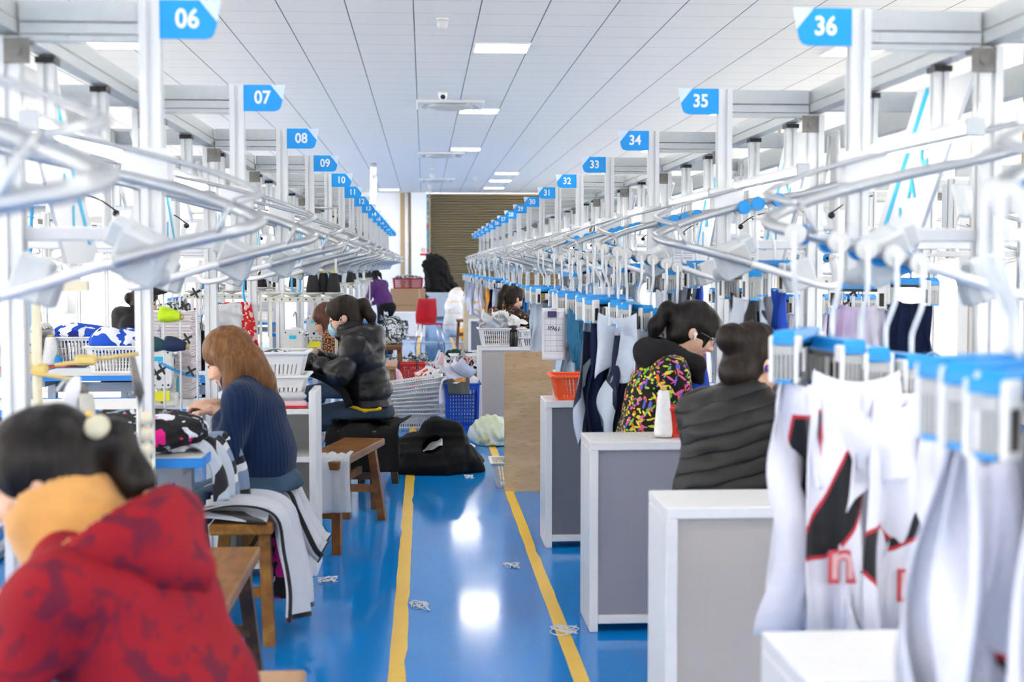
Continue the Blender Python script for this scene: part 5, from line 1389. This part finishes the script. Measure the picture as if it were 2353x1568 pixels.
# B: woman with long brown hair in the navy jumper
def exB(r,HP,V,Rh,he):
    MB().tube([tuple(V['wrL']+Vector((.10,.0,-.02))),tuple(V['wrL']+Vector((.125,-.03,-.01))),tuple(V['wrL']+Vector((.11,-.06,-.02)))],.016,10).build('fabric_scrap',principled('magenta_scrap',(.30,.01,.06),.7),r)
person('woman with long light brown hair in a navy ribbed jumper and jeans, sewing by hand',(-.665,5.72,0),PI-.12,
  dict(pel=(0,0,.545),wai=(.0,0,.68),che=(.045,0,.84),nek=(.095,0,.965),head=(.150,0,1.065),pitch=.52,yaw=-.05,shL=(.06,.165,.905),shR=(.06,-.165,.905),elL=(.10,.235,.70),elR=(.12,-.22,.72),wrL=(.175,.07,.85),wrR=(.19,-.06,.86),hdL=(.8,-.25,.25),hdR=(.8,.25,.2),knL=(.32,.12,.44),knR=(.36,-.10,.45),anL=(.26,.13,.09),anR=(.30,-.1,.09),hem=.532,seat=.53,topname='jumper'),
  H_brn,'long',M_knit,M_denimb,h=.008,hb=.0045,extras=exB,wrk=.006,collar=1.0,shoes=M_shoe,thick=.98)
# C: masked woman in the black puffer
def exC(r,HP,V,Rh,he):
    sdf_obj('shirt_hem',lambda p,u=union([cap((-.09,.172,.582),(.0,.185,.575),.012,.016),cap((.0,.185,.575),(.10,.185,.60),.016,.008)],.01):u(p),(-.2,.1,.5),(.2,.25,.68),.006,principled('yellow_shirt',(.80,.50,.01),.7),r)
    t=HP(-.118,.0,.045)
    MB().lathe([(.018,-.012),(.030,-.006),(.032,.006),(.018,.014)],o=t,seg=16,R=Rh@Matrix.Rotation(PI/2,3,'Y')).build('scrunchie',principled('scrunchie_pale',(.62,.56,.48),.7,noise=.3),r)
person('woman in a black puffer jacket and light blue face mask with a short ponytail, sewing',(-.345,8.5,0),PI-.08,
  dict(pel=(0,0,.56),wai=(.0,0,.70),che=(.045,0,.88),nek=(.095,0,1.025),head=(.150,0,1.135),pitch=.40,shL=(.06,.18,.955),shR=(.06,-.18,.955),elL=(.14,.27,.80),elR=(.15,-.25,.80),wrL=(.385,.12,.895),wrR=(.385,-.06,.90),hdL=(.9,-.2,-.25),hdR=(.9,.2,-.25),knL=(.36,.12,.50),knR=(.38,-.10,.50),hem=.585,seat=.515),
  H_dbr,'tail',M_puffb,M_denim,h=.009,hb=.006,puff=(.10,.022),hood=True,collar=1.15,mask=M_maskb,extras=exC,wrk=.006,thick=1.12)
# D: woman behind the masked one
person('woman with reddish brown hair and leopard collar half hidden behind the masked woman',(-.56,10.25,0),PI-.1,
  dict(head=(.17,0,1.045),nek=(.12,0,.945),pitch=.45),H_red,'long',M_leo,M_denim,h=.014,hb=.008)
# E: woman in dark hooded top, far left
def exE(r,HP,V,Rh,he): pass
person('woman in a dark hooded top far off behind the red edged table',(-2.44,11.15,0),.1,
  dict(pitch=.35,head=(.19,0,1.165),nek=(.13,0,1.055),che=(.08,0,.92),shL=(.09,.165,.99),shR=(.09,-.165,.99)),H_dbr,'lowbun',M_dhood,M_trblack,h=.014,hb=.008,hood=True,collar=None,mask=None)
# F: person in purple far along the bay, standing bent
person('person in a purple speckled jacket bending over a table far along the bay',(-.62,22.3,0),PI*.85,
  dict(pel=(0,0,.80),wai=(.05,0,.93),che=(.12,0,1.08),nek=(.2,0,1.19),head=(.27,0,1.27),pitch=.7,shL=(.13,.17,1.15),shR=(.13,-.17,1.15),elL=(.2,.23,.93),elR=(.2,-.23,.93),wrL=(.35,.12,.82),wrR=(.35,-.12,.82),knL=(.04,.1,.46),knR=(.04,-.1,.46),anL=(0,.1,.09),anR=(0,-.1,.09),hem=.76,seat=-1),
  H_blk,'tail',M_purp,M_trblack,h=.018,hb=.012)
# G: colourful jacket
def exG(r,HP,V,Rh,he):
    MB().lathe([(.004,-.006),(.010,0),(.009,.008),(.003,.012)],o=HP(.002,-.083,-.004),seg=12,R=Rh@Matrix.Rotation(PI/2,3,'X')).tube([HP(.004,-.088,-.004),HP(.012,-.088,-.03)],.0045,8).build('earphone',M_white,r)
    g=MB()
    for s in(-1,1):
        g.tube([HP(.10+.004*math.cos(a),s*.033+.022*math.cos(a),.006+.019*math.sin(a)) for a in np.linspace(0,2*PI,20)],.0014,6)
        g.tube([HP(.098,s*.055,.012),HP(.05,s*.078,.014),HP(-.005,s*.082,.012)],.0014,6)
    g.build('glasses',M_dark,r)
person('woman with glasses, earphone and black ponytail in a black jacket covered with multicoloured strokes',(.975,5.88,0),.04,
  dict(pel=(0,0,.55),wai=(.0,0,.70),che=(.045,0,.90),nek=(.115,0,1.05),head=(.20,0,1.165),pitch=.52,yaw=-.12,shL=(.06,.18,.99),shR=(.06,-.18,.99),elL=(.10,.25,.76),elR=(.13,-.20,.77),wrL=(.33,.10,.83),wrR=(.33,-.10,.83),fringe=True,hem=.5),
  H_blk,'tail',M_conf,M_trblack,h=.008,hb=.005,hood=True,hoodmat=M_hoodg,extras=exG,wrk=.012,thick=1.10)
# H: bun, dark grey quilted jacket
def exH(r,HP,V,Rh,he):
    MB().lathe([(.004,-.006),(.013,0),(.012,.010),(.004,.014)],o=HP(-.012,-.088,-.018),seg=12,R=Rh@Matrix.Rotation(PI/2,3,'X')).build('earphone',principled('earphone_violet',(.09,.04,.35),.35),r)
    MB().lathe([(.030,-.010),(.046,-.006),(.046,.006),(.03,.010)],o=HP(-.10,0,.05),seg=20,R=Rh@Matrix.Rotation(PI/2,3,'Y')).build('hair_band',M_dark,r)
person('woman with a dark hair bun in a dark grey quilted jacket, seen from behind',(1.0,4.47,0),.62,
  dict(pel=(0,0,.55),wai=(.0,0,.69),che=(.05,0,.87),nek=(.10,0,1.01),head=(.145,0,1.125),pitch=.30,yaw=-.15,shL=(.06,.17,.945),shR=(.06,-.175,.945),elL=(.14,.24,.72),elR=(.12,-.245,.72),wrL=(.36,.10,.82),wrR=(.36,-.10,.82),hem=.5),
  H_dbr,'bun',M_puffg,principled('trousers_brown',(.05,.03,.022),.8),h=.009,hb=.005,puff=(.054,.006),extras=exH,wrk=.007,thick=1.08)
# I: heart print
person('woman with long brown ponytail in a black heart and dot print top',(.77,13.75,0),.55,
  dict(pel=(0,0,.55),wai=(.0,0,.69),che=(.06,0,.88),nek=(.12,0,1.005),head=(.17,0,1.12),pitch=.35,shL=(.07,.185,.955),shR=(.07,-.18,.955),elL=(.15,.26,.78),elR=(.20,-.29,.86),wrL=(.36,.12,.88),wrR=(.30,-.14,1.02),hdR=(.8,.3,.3)),
  H_dbr,'hightail',M_heart,M_trblack,h=.012,hb=.007,wrk=.010,thick=1.12)
# J: black quilted jacket behind the work order sheet
person('person in a black quilted jacket mostly hidden by the pale blue garments',(1.10,13.12,0),.2,
  dict(nek=(.13,0,.93),head=(.20,0,1.03),pitch=.6,elR=(.05,-.24,.73),wrR=(.30,-.12,.84),che=(.08,0,.83),shL=(.09,.165,.88),shR=(.07,-.17,.88)),
  H_blk,'lowbun',M_puffb,M_trblack,h=.014,hb=.009,puff=(.05,.008))
# ================================================================ clutter in and around the aisle
hb_=basket('plastic_basket','orange plastic basket on the slate grey cabinet by the pale blue garments',(.835,7.09,.762),.33,.25,.125,M_baso,rows=3,nx=15,ny=9,taper=.84)
for i in range(9):
    t=i/8
    basket('plastic_basket','white basket of the tilted floor stack near the masked woman, %s from the bottom'%ORD[i] if i<8 else 'white basket topmost of the tilted floor stack near the masked woman',(-.12+.012*i*(1 if i%2 else .6),12.38,.0+.037*i),.47,.36,.135,M_bas,rows=2,nx=18,ny=11,taper=.86,grp='nested white baskets',tilt=(0,.0-.018*i if i else 0))
rb_=basket('plastic_basket','red basket on the floor behind the stacked white baskets',(-.19,16.75,0),.40,.32,.27,M_basr,rows=4,nx=13,ny=10,taper=.9)
for px in(-.12,.10):
    MB().tube(spline([(px,-.185,.20),(px,-.185,.27),(px+.01,-.15,.30),(px+.01,-.10,.27)],4),.010,6).build('handle_clip',M_black,rb_)
basket('plastic_basket','white basket on the floor just beyond the red basket',(.10,17.6,0),.30,.26,.16,M_bas,rows=2)
h1=heap_obj('scrap_heap','heap of black and white scraps on the floor behind the red basket','scraps',(-.22,18.7,.08),(.24,.25,.10),41,M_bw,.016,.03,16,flat=.002)
bc=basket('plastic_crate','tall blue crate overflowing with white garments beside the beige panelled cabinet',(.335,12.15,0),.30,.32,.42,M_basb,rows=5,nx=10,ny=9,taper=.92)
h4=heap_obj('garment_heap','white and grey garments piled in the blue crate','garments',(.32,12.15,.43),(.15,.15,.06),42,M_gry,.010,.02,18)
drape('hanging_garment','dark grey cap shaped piece with orange band hanging over the blue crate rim','garment',[(.30,12.02,.455),(.30,11.965,.45),(.30,11.95,.39),(.305,11.95,.33)],.19,uvmat('grey_orange',lambda u,v,k:[(None,(.10,.105,.10)),(((v-.35).abs()<.10)*(u>.3)*(u<.85),(.75,.27,.02))]),44,nf=1.,amp=.02,n=16,side=(1,0,0))
drape('hanging_garment','white cloth trailing over the side of the blue crate','garment',[(.24,12.1,.46),(.185,12.06,.45),(.165,12.03,.36),(.17,12.02,.24)],.2,GM['white'],45,nf=1.2,amp=.018,n=18,side=(.3,.95,0))
h3=heap_obj('garment_heap','white, red and navy garments heaped behind the blue crate','garments',(.28,13.3,.35),(.30,.22,.12),43,M_mix,.012,.03,12,flat=.22)
basket('plastic_basket','white basket under the white, red and navy garments behind the blue crate',(.30,13.3,.0),.42,.34,.28,M_bas,rows=4,taper=.9)
for i in range(4): basket('plastic_basket','white basket in the upright stack behind the blue crate, %s from the floor'%ORD[i],(.50,15.2+(.0),.02+.10*i),.40,.32,.15,M_bas,rows=2,nx=13,taper=.88,grp='upright stack of white baskets',rz=.06*(i%2))
heap_obj('garment_heap','dark green patterned garment on a white basket by the yellow line','garments',(.50,19.2,.2),(.20,.15,.08),46,patch_mat('dark_green',(.012,.03,.022),[(.58,(.03,.09,.06))],20),.014,.03,16)
basket('plastic_basket','white basket under the dark green garment',(.52,19.2,0),.34,.28,.16,M_bas,rows=2)
# black bag on the floor
def blackbag():
    u=union([ell((.02,0,.06),(.33,.24,.14)),ell((-.12,.02,.12),(.22,.2,.13)),cap((-.12,-.04,.17),(.02,.0,.31),.075,.07),cap((.02,.0,.31),(.13,-.02,.28),.075,.06),cap((.13,-.02,.28),(.17,-.05,.12),.07,.11),cap((.17,-.05,.08),(.33,-.06,.03),.11,.04),cap((-.25,.0,.14),(-.16,0,.22),.06,.05)],.06)
    w1=wig(6,14,6,(1,1,1.6)); w2=crumple(9,13,5,(1,1,1.2)); w3=crumple(19,30,4); hole=ell((-.005,-.14,.20),(.085,.16,.055),(0,-.5,0))
    f=lambda p:np.maximum(np.maximum(u(p)+.018*w1(p)-.045*w2(p)-.012*w3(p),-hole(p)),.001-p[:,2])
    b=thing('black_bag','large slumped black fabric bag lying across the yellow line on the floor','bag',(.06,9.62,0))
    sdf_obj('sack',f,(-.46,-.36,-.02),(.5,.36,.48),.009,M_blk,b)
    MB().grid(lambda a,c:(-.075+.14*a,-.10+.03*math.sin(4*a)+.03*c,.145+.05*a+.06*c*(.3+.7*a)+.008*math.sin(9*a+4*c)),10,6,thick=.004).build('white_lining',M_white,b)
blackbag()
gb_=heap_obj('translucent_bag','pale green translucent bag slumped against the wood grain board','bag',(.545,11.0,.10),(.17,.15,.13),47,patch_mat('pale_green_bag',(.62,.70,.52),[(.55,(.72,.76,.70)),(.66,(.75,.60,.35))],9,.35),.007,.036,17,flat=.002)
heap_obj('plastic_scrap','crumpled clear and red plastic scrap beside the pale green bag','scrap',(.335,10.75,.012),(.05,.035,.018),48,patch_mat('red_clear_scrap',(.75,.70,.72),[(.5,(.75,.08,.10))],30,.3),.005,.006,60,flat=.002)
basket('plastic_basket','white basket half hidden behind the wood grain board',(.61,8.98,0),.33,.28,.17,M_bas,rows=2,taper=.78)
# on the beige cabinet
basket('plastic_basket','white basket of clear bags on the beige panelled cabinet',(.72,12.67,.712),.42,.27,.17,M_bas,rows=3,nx=18,taper=.86)
h2=heap_obj('plastic_bags','clear plastic bags and packed garments heaped in the basket on the beige cabinet','bags',(.70,12.68,.90),(.19,.11,.085),51,patch_mat('clear_packs',(.80,.80,.82),[(.62,(.55,.50,.55)),(.72,(.20,.02,.06))],10,.25),.010,.028,16)
heap_obj('packed_garment','wine red packed garment in clear film at the back of the basket of bags','garment',(.62,12.86,.915),(.10,.06,.05),52,patch_mat('wine_pack',(.14,.02,.05),[(.58,(.55,.5,.52))],20,.25),.009,.014,25)
bo=thing('flask','black flask standing on the beige panelled cabinet','flask',(.825,12.545,.712))
MB().lathe([(.034,0),(.037,.006),(.037,.135),(.033,.145)],seg=24).build('body',principled('flask_black',(.012,.012,.013),.22),bo)
MB().lathe([(.035,.145),(.036,.15),(.036,.185),(.030,.195),(.012,.197)],seg=24).box((-.036,0,.175),(.014,.02,.03),bev=.003).build('lid',M_black,bo)
for i in range(2): basket('plastic_basket',['lower','upper'][i]+' of two shallow white baskets beside the black flask',(1.07,12.66,.712+.065*i),.36,.27,.085,M_bas,rows=1,nx=16,taper=.9)
scraps(h1,26,(-.22,18.7,.10),(.24,.22,.10),.16,M_bw,1); scraps(h2,16,(.70,12.66,.93),(.17,.09,.06),.15,principled('clear_film_white',(.80,.81,.84),.25,noise=.03),2); scraps(h3,22,(.28,13.25,.40),(.27,.18,.06),.20,M_mix,3); scraps(h4,8,(.32,12.12,.46),(.13,.12,.05),.17,GM['white'],4)
# ---- far end of the aisle
ch=thing('chair','red plastic chair with chrome legs in the aisle far away','chair',(.08,24.2,0),.25)
cr=principled('chair_red',(.55,.02,.03),.35)
MB().grid(lambda u,v:((u-.5)*(.40-.10*abs(v-.35)),.10+.10*(1-v)-.05*math.cos((u-.5)*3),.44+.44*v),12,12,thick=.012).build('backrest',cr,ch)
MB().box((0,-.08,.44),(.40,.40,.025),bev=.01).build('seat',cr,ch)
for sx in(-1,1):
    for sy in(-1,1): MB().cyl((sx*.17,sy*.15-.08,.43),(sx*.22,sy*.20-.08,0),.011,8).build('leg',M_steel,ch)
bi=thing('wheeled_bin','pale grey blue bin under the black garment pile before the shutter','bin',(.52,38.4,0))
MB().add([(-.38,-.3,.06),(.38,-.3,.06),(.38,.3,.06),(-.38,.3,.06),(-.44,-.36,.72),(.44,-.36,.72),(.44,.36,.72),(-.44,.36,.72)],[(0,3,2,1),(0,1,5,4),(1,2,6,5),(2,3,7,6),(3,0,4,7)]).build('tub',principled('bin_grey_blue',(.50,.56,.62),.5,noise=.05),bi)
MB().box((0,-.37,.71),(.92,.03,.04)).box((0,.37,.71),(.92,.03,.04)).box((.45,0,.71),(.03,.74,.04)).box((-.45,0,.71),(.03,.74,.04)).build('rim',M_gbox,bi)
for sx in(-1,1):
    for sy in(-1,1): MB().cyl((sx*.32-.02,sy*.26,.03),(sx*.32+.02,sy*.26,.03),.03,12).build('wheel',M_black,bi)
def pile():
    u=union([ell((.45,38.4,.95),(.42,.32,.38)),ell((.36,38.4,1.35),(.36,.3,.35)),ell((.26,38.4,1.62),(.22,.22,.20)),ell((.72,38.4,.80),(.24,.25,.25)),ell((.05,38.3,1.50),(.12,.15,.12)),cap((.10,38.2,.75),(.05,38.1,.42),.12,.07)],.08)
    w1=wig(12,9,7,(1,1,.6)); w2=crumple(13,10,4,(1,1,.6))
    o=sdf_obj('garment_heap',lambda p:u(p)+.05*w1(p)-.13*w2(p),(-.25,37.9,.3),(1.15,38.9,2.0),.03,M_blk); tag(o,'towering heap of black garments before the brown shutter','garments')
pile()
M_card=principled('cardboard',(.34,.21,.12),.8,noise=.06)
for i,(z,lb) in enumerate(((.0,'lower of two stacked brown cardboard boxes at the far end'),(.435,'upper of two stacked brown cardboard boxes at the far end'))):
    b=thing('cardboard_box',lb,'box',(-.42,36.3,z)); MB().box((0,0,.215),(.92,.6,.43),bev=.006).build('carton',M_card,b); MB().box((.30,-.302,.215),(.05,.004,.43)).box((0,0,.4315),(.92,.06,.003)).build('tape',principled('tape',(.45,.30,.16),.3),b)
basket('plastic_crate','dark red crate on the cardboard boxes at the far end',(-.42,36.3,.87),.80,.5,.28,principled('crate_dark_red',(.30,.015,.02),.5,noise=.06),rows=4,nx=20,ny=12,taper=.94)
heap_obj('garment_heap','white and dark bits heaped in the dark red crate','garments',(-.40,36.3,1.15),(.36,.2,.08),61,M_bw,.03,.03,9)
for i,(x,y,h_,lb) in enumerate([(.60,28.4,.82,'tall white woven sack standing in the aisle'),(.92,27.6,.70,'white woven sack behind the pale wood board'),(.68,29.6,.95,'white woven sack rearmost of the aisle group')]):
    u=union([ell((x,y,h_*.32),(.21,.18,h_*.36)),ell((x+.02,y,h_*.7),(.18,.16,h_*.32)),ell((x+.03,y,h_*.93),(.13,.10,h_*.12))],.05); w1=crumple(70+i,12,5,(1,1,.7))
    o=sdf_obj('woven_sack',(lambda u,w1:(lambda p:np.maximum(u(p)-.075*w1(p),.003-p[:,2])))(u,w1),(x-.35,y-.35,-.03),(x+.35,y+.35,h_*1.15),.018,xmat('sack_white',lambda k:([(None,(.74,.74,.75)),(((k.xyz(k.co())[2]*4.2).fract()<.06),(.78,.45,.12))],None,None),.7)); tag(o,lb,'sack','white woven sacks')
heap_obj('orange_bag','orange bag on the floor by the white sacks','bag',(.78,26.6,.13),(.08,.08,.14),62,principled('bag_orange',(.80,.36,.03),.5),.016,.012,14,flat=.002)
heap_obj('pink_bag','pink plastic bag by the pale bench behind the masked woman','bag',(-.36,15.4,.15),(.11,.11,.17),63,principled('bag_pink',(.68,.42,.52),.35,noise=.05),.012,.015,16,flat=.002)
tag(MB().box((.30,25.9,.012),(1.1,.10,.024),bev=.006).build('floor_strip',principled('strip_metal',(.66,.65,.62),.35,.5)),'pale metal cable strip lying across the aisle by the red chair','strip')
wt=thing('low_table','low white table beside the cardboard boxes','table',(-.42,28.,0)); MB().box((0,0,.50),(.9,.6,.04)).build('table_top',M_lam,wt); MB().box((0,-.28,.26),(.88,.02,.44)).build('front_panel',M_lam,wt)
for sx in(-1,1): MB().box((sx*.41,.25,.24),(.05,.05,.48)).build('leg',M_lam,wt)
h5=heap_obj('garment_heap','black and white garments hanging from the table near the red chair','garments',(-.40,17.4,.60),(.13,.25,.20),64,M_bw,.016,.03,14)
scraps(h5,14,(-.40,17.4,.62),(.12,.22,.18),.18,M_bw,5)
# lint and thread scraps on the floor
M_lint=principled('lint_white',(.72,.76,.82),.8)
for i,(x,y,s_,lb) in enumerate([(.30,9.3,.05,'white lint tuft on the blue floor before the black bag'),(-.02,5.75,.05,'thread scrap lying by the yellow line near the amber bench'),(.55,5.3,.06,'white lint tuft on the yellow line near the violet grey cabinet'),(.42,6.5,.04,'small lint tuft beside the yellow line before the slate cabinet'),(-.45,6.27,.05,'lint tuft under the side of the open shelf'),(.36,10.6,.03,'tiny lint tuft beside the plastic scrap')]):
    r=random.Random(i); m=MB()
    for j in range(5):
        p=[(x+r.uniform(-s_,s_),y+r.uniform(-s_,s_)*1.6,.004+.006*r.random()) for _ in range(5)]; m.tube(spline(p,5),.0022,5)
    tag(m.build('lint_tuft',M_lint),lb,'lint')
# orange hooped basket with white stuffing beside the amber bench
ob=thing('hooped_basket','orange hooped basket with white stuffing under the sewing table, behind the red jacket woman','basket',(-1.0,4.70,.0))
mo=principled('orange_plastic',(.85,.22,.015),.35)
MB().tube([(math.cos(a)*.17,math.sin(a)*.15,.46) for a in np.linspace(0,2*PI,28)],.011,8).tube([(math.cos(a)*.13,math.sin(a)*.11,.02) for a in np.linspace(0,2*PI,28)],.011,8).build('ring',mo,ob)
for a in np.linspace(0,2*PI,13)[:-1]: MB().cyl((math.cos(a)*.13,math.sin(a)*.11,.02),(math.cos(a)*.17,math.sin(a)*.15,.46),.007,6).build('rib',mo,ob)
MB().tube([(.17*math.cos(a),0,.46+.24*math.sin(a)) for a in np.linspace(0,PI,20)],.010,8).build('handle',mo,ob)
MB().lathe([(.004,-.02),(.02,0),(.004,.02)],seg=12,o=(-.05,0,.70)).build('blue_button',M_hblue,ob)
heap_obj('stuffing','white fluffy stuffing in the orange hooped basket','stuffing',(-1.0,4.70,.45),(.12,.10,.16),65,principled('stuffing_white',(.68,.66,.60),.9,bump=.5,bscale=60),.010,.02,30)

# ================================================================ neighbouring bays
for (s,x0,lab,ks) in((-1,4.1,'east of the hanging garments',range(0,11)),(1,-4.7,'west of the red edged table',range(1,11))):
    for k in ks:
        y=Y0+DY*k+.4
        copy_tree(FRAME[s],(x0,y,0),label='white frame in the neighbouring row %s, %s along'%(lab,ORD[k]))
        copy_tree(RAIL[s],(x0,y,0),label='conveyor loop in the neighbouring row %s, %s along'%(lab,ORD[k]))
        copy_tree(LIGHT[s],(x0+s*.2,y,0),label='lit tube light in the neighbouring row %s, %s along'%(lab,ORD[k]))
        if k%2==0: copy_tree(BOARD[s],(x0+s*.42,y,0),label='slanted white board in the neighbouring row %s, %s along'%(lab,ORD[k]))
# racks of garments in the east row
gi=0
def loose(x,y,z,rz,kind,mat,seed,label,hang=True):
    global gi
    loc=(x,y,z)
    h=copy_tree(HANG,loc,rz,label='clip hanger for the '+label.replace(' in the east row',''),group='clip hangers of the neighbouring row')
    return put_garment(loc,rz,kind,mat,seed,label,grp='garments of the neighbouring row')
for i in range(7): loose(2.02+.10*i,7.9+.03*i,1.50,.4,'long','lilac',i%3,'white and lilac garment, %s of seven in the east row'%ORD[i])
loose(1.86,5.72,1.60,.9,'drape','lilac',5,'large lilac and white garment near the slanted board')
loose(2.02,5.55,1.62,.5,'drape','navy',6,'navy garment hanging beside the large lilac one')
for i in range(4): loose(2.3+.12*i,10.4,1.5,.5,'long',['bluegrey','navy','white','blue'][i],i,'%s garment of a group of four in the east row, %s'%(['blue grey','navy','white','mid blue'][i],ORD[i]))
# wire rack with star holders in the east bay
def copy_rack(x,y,label): return copy_tree(rk,(x,y,0),label=label)
copy_rack(1.92,6.4,'white wire cone rack beyond the white jerseys'); copy_rack(1.62,8.6,'white wire cone rack beside the lilac garments')
cone(1.60,8.55,1.22,'turquoise thread cone on the wire rack by the lilac garments',(.02,.36,.45),.10,.034,tilt=(0,PI/2+.1,0))
for i,(x,y) in enumerate([(2.9,6.2),(2.9,8.2),(2.9,10.4),(2.9,13.)]):
    sewing_table(x,y,PI/2,'blue edged sewing table in the east row, %s along'%ORD[i],w=1.0,dp=.55)
    machine(x,y,.754,'white sewing machine in the east row, %s along'%ORD[i],'white',rz=PI*.5)
# garments and heaps in the west bay
cols=[('black',GM['black']),('royal blue and white',M_royal),('red and white',patch_mat('heap_red_white',(.72,.05,.04),[(.5,(.78,.76,.77))],10)),('black and white',M_bw),('white',M_gry),('white, red and navy',M_mix)]
wx=[(-1.95,7.6),(-1.6,8.85),(-1.65,12.35),(-1.6,14.2),(-1.65,17.2),(-2.4,14.9)]
for i,(x,y) in enumerate(wx):
    c,m=cols[(i*5+2)%6]
    if i==0: continue
    x-=.3
    if i!=2: sewing_table(x-.25,y+.3,0,'blue edged sewing table in the west bay, %s along'%ORD[i],w=.75,dp=.7)
    basket('plastic_basket','white basket of %s garments in the west bay, %s along'%(c,ORD[i]),(x-.1,y+.25,.756),.36,.28,.18,M_bas,rows=3)
    heap_obj('garment_heap','%s garments heaped in a west bay basket, %s along'%(c,ORD[i]),'garments',(x-.1,y+.25,.96),(.17,.13,.10),80+i,m,.014,.03,15)
def rackrow(x,y0,n,mats,label,dx=.0):
    t=thing('clothes_rail','white clothes rail %s'%label,'rail',(x,y0,0))
    MB().tube([(0,-.1,1.30),(0,n*.09+.1,1.30)],.014,8).build('bar',M_white,t)
    for yy in(-.08,n*.09+.08): MB().box((0,yy,.65),(.03,.03,1.3)).box((0,yy,.015),(.4,.04,.03)).build('upright',M_white,t)
    for i in range(n):
        m=mats[i%len(mats)]
        h=copy_tree(HANG,(x,y0+i*.09,1.305),.15*((i%3)-1),label='clip hanger on the rail %s, %s along'%(label,ORD[i]),group='clip hangers on the rails')
        put_garment((x,y0+i*.09,1.305),PI/2*0+.15*((i%3)-1)+PI/2,'long',m,i%3,'%s, %s on the rail %s'%(DESC[m].replace(' with ',', ').replace(' garment piece',' garment'),ORD[i],label),grp='garments on the rails')
rackrow(-2.05,13.2,8,['black','navy','white','black','blue','bluegrey'],'behind the hooded woman')
rackrow(-1.66,10.25,6,['black','black','navy','orange','black'],'behind the masked woman')
rackrow(-1.55,19.4,8,['white','black','blue','navy'],'at the end of the west bay')
rackrow(-2.9,16.0,8,['orange','white','blue','black'],'deep in the west bay')
for i,(x,y) in enumerate([(-1.75,13.2),(-1.45,9.55),(-1.5,12.0)]):
    stand(x,y+.35,.756,'cream thread stand in the west bay, %s along'%ORD[i])
    for j in range(3): cone(x-.2+.135*(j+1),y+.35,1.264,'%s thread cone, %s on the west bay stand, %s along'%(['black','white','black'][j],ORD[j],ORD[i]),[BLK,WHT,BLK][j],.145,.046)
drape('hanging_garment','red lace garment under clear film hanging behind the shelf baskets','garment',[(-1.05,7.72,1.25),(-1.04,7.70,1.15),(-1.03,7.68,1.0),(-1.02,7.66,.84)],.16,patch_mat('red_lace',(.62,.03,.03),[(.56,(.78,.6,.58))],26),90,nf=1.5,amp=.02,side=(1,0,0),spread=.5)
heap_obj('film_bag','clear film bunched on the red lace garment','film',(-1.12,7.68,1.16),(.10,.06,.10),91,M_plas,.010,.03,20)
# white shelving against the west
for i,(x,y) in enumerate([(-4.0,9.2),(-4.0,12.4)]):
    sh_=thing('shelving','tall white shelving in the west beyond the red edged table, %s one'%ORD[i],'shelving',(x,y,0))
    for z in(.02,.45,.9,1.3): MB().box((0,0,z),(.9,.4,.03)).build('shelf',M_white,sh_)
    for sx in(-1,1): MB().box((sx*.44,0,.67),(.03,.4,1.34)).build('upright',M_white,sh_)
    for j in range(4): heap_obj('garment_heap','%s folded pile on the %s white shelving, %s board'%(['pink','grey','blue','red'][j],ORD[i],['lowest','second','third','top'][j]),'garments',(x-.1+.1*(j%2),y,[.12,.55,1.0,1.4][j]),(.26,.14,.10),95+i*4+j,principled(['pile_pink','pile_grey','pile_blue','pile_red'][j],[(.6,.06,.18),(.5,.5,.52),(.03,.12,.5),(.55,.03,.03)][j],.8,noise=.2,nscale=18),.018,.02,14)
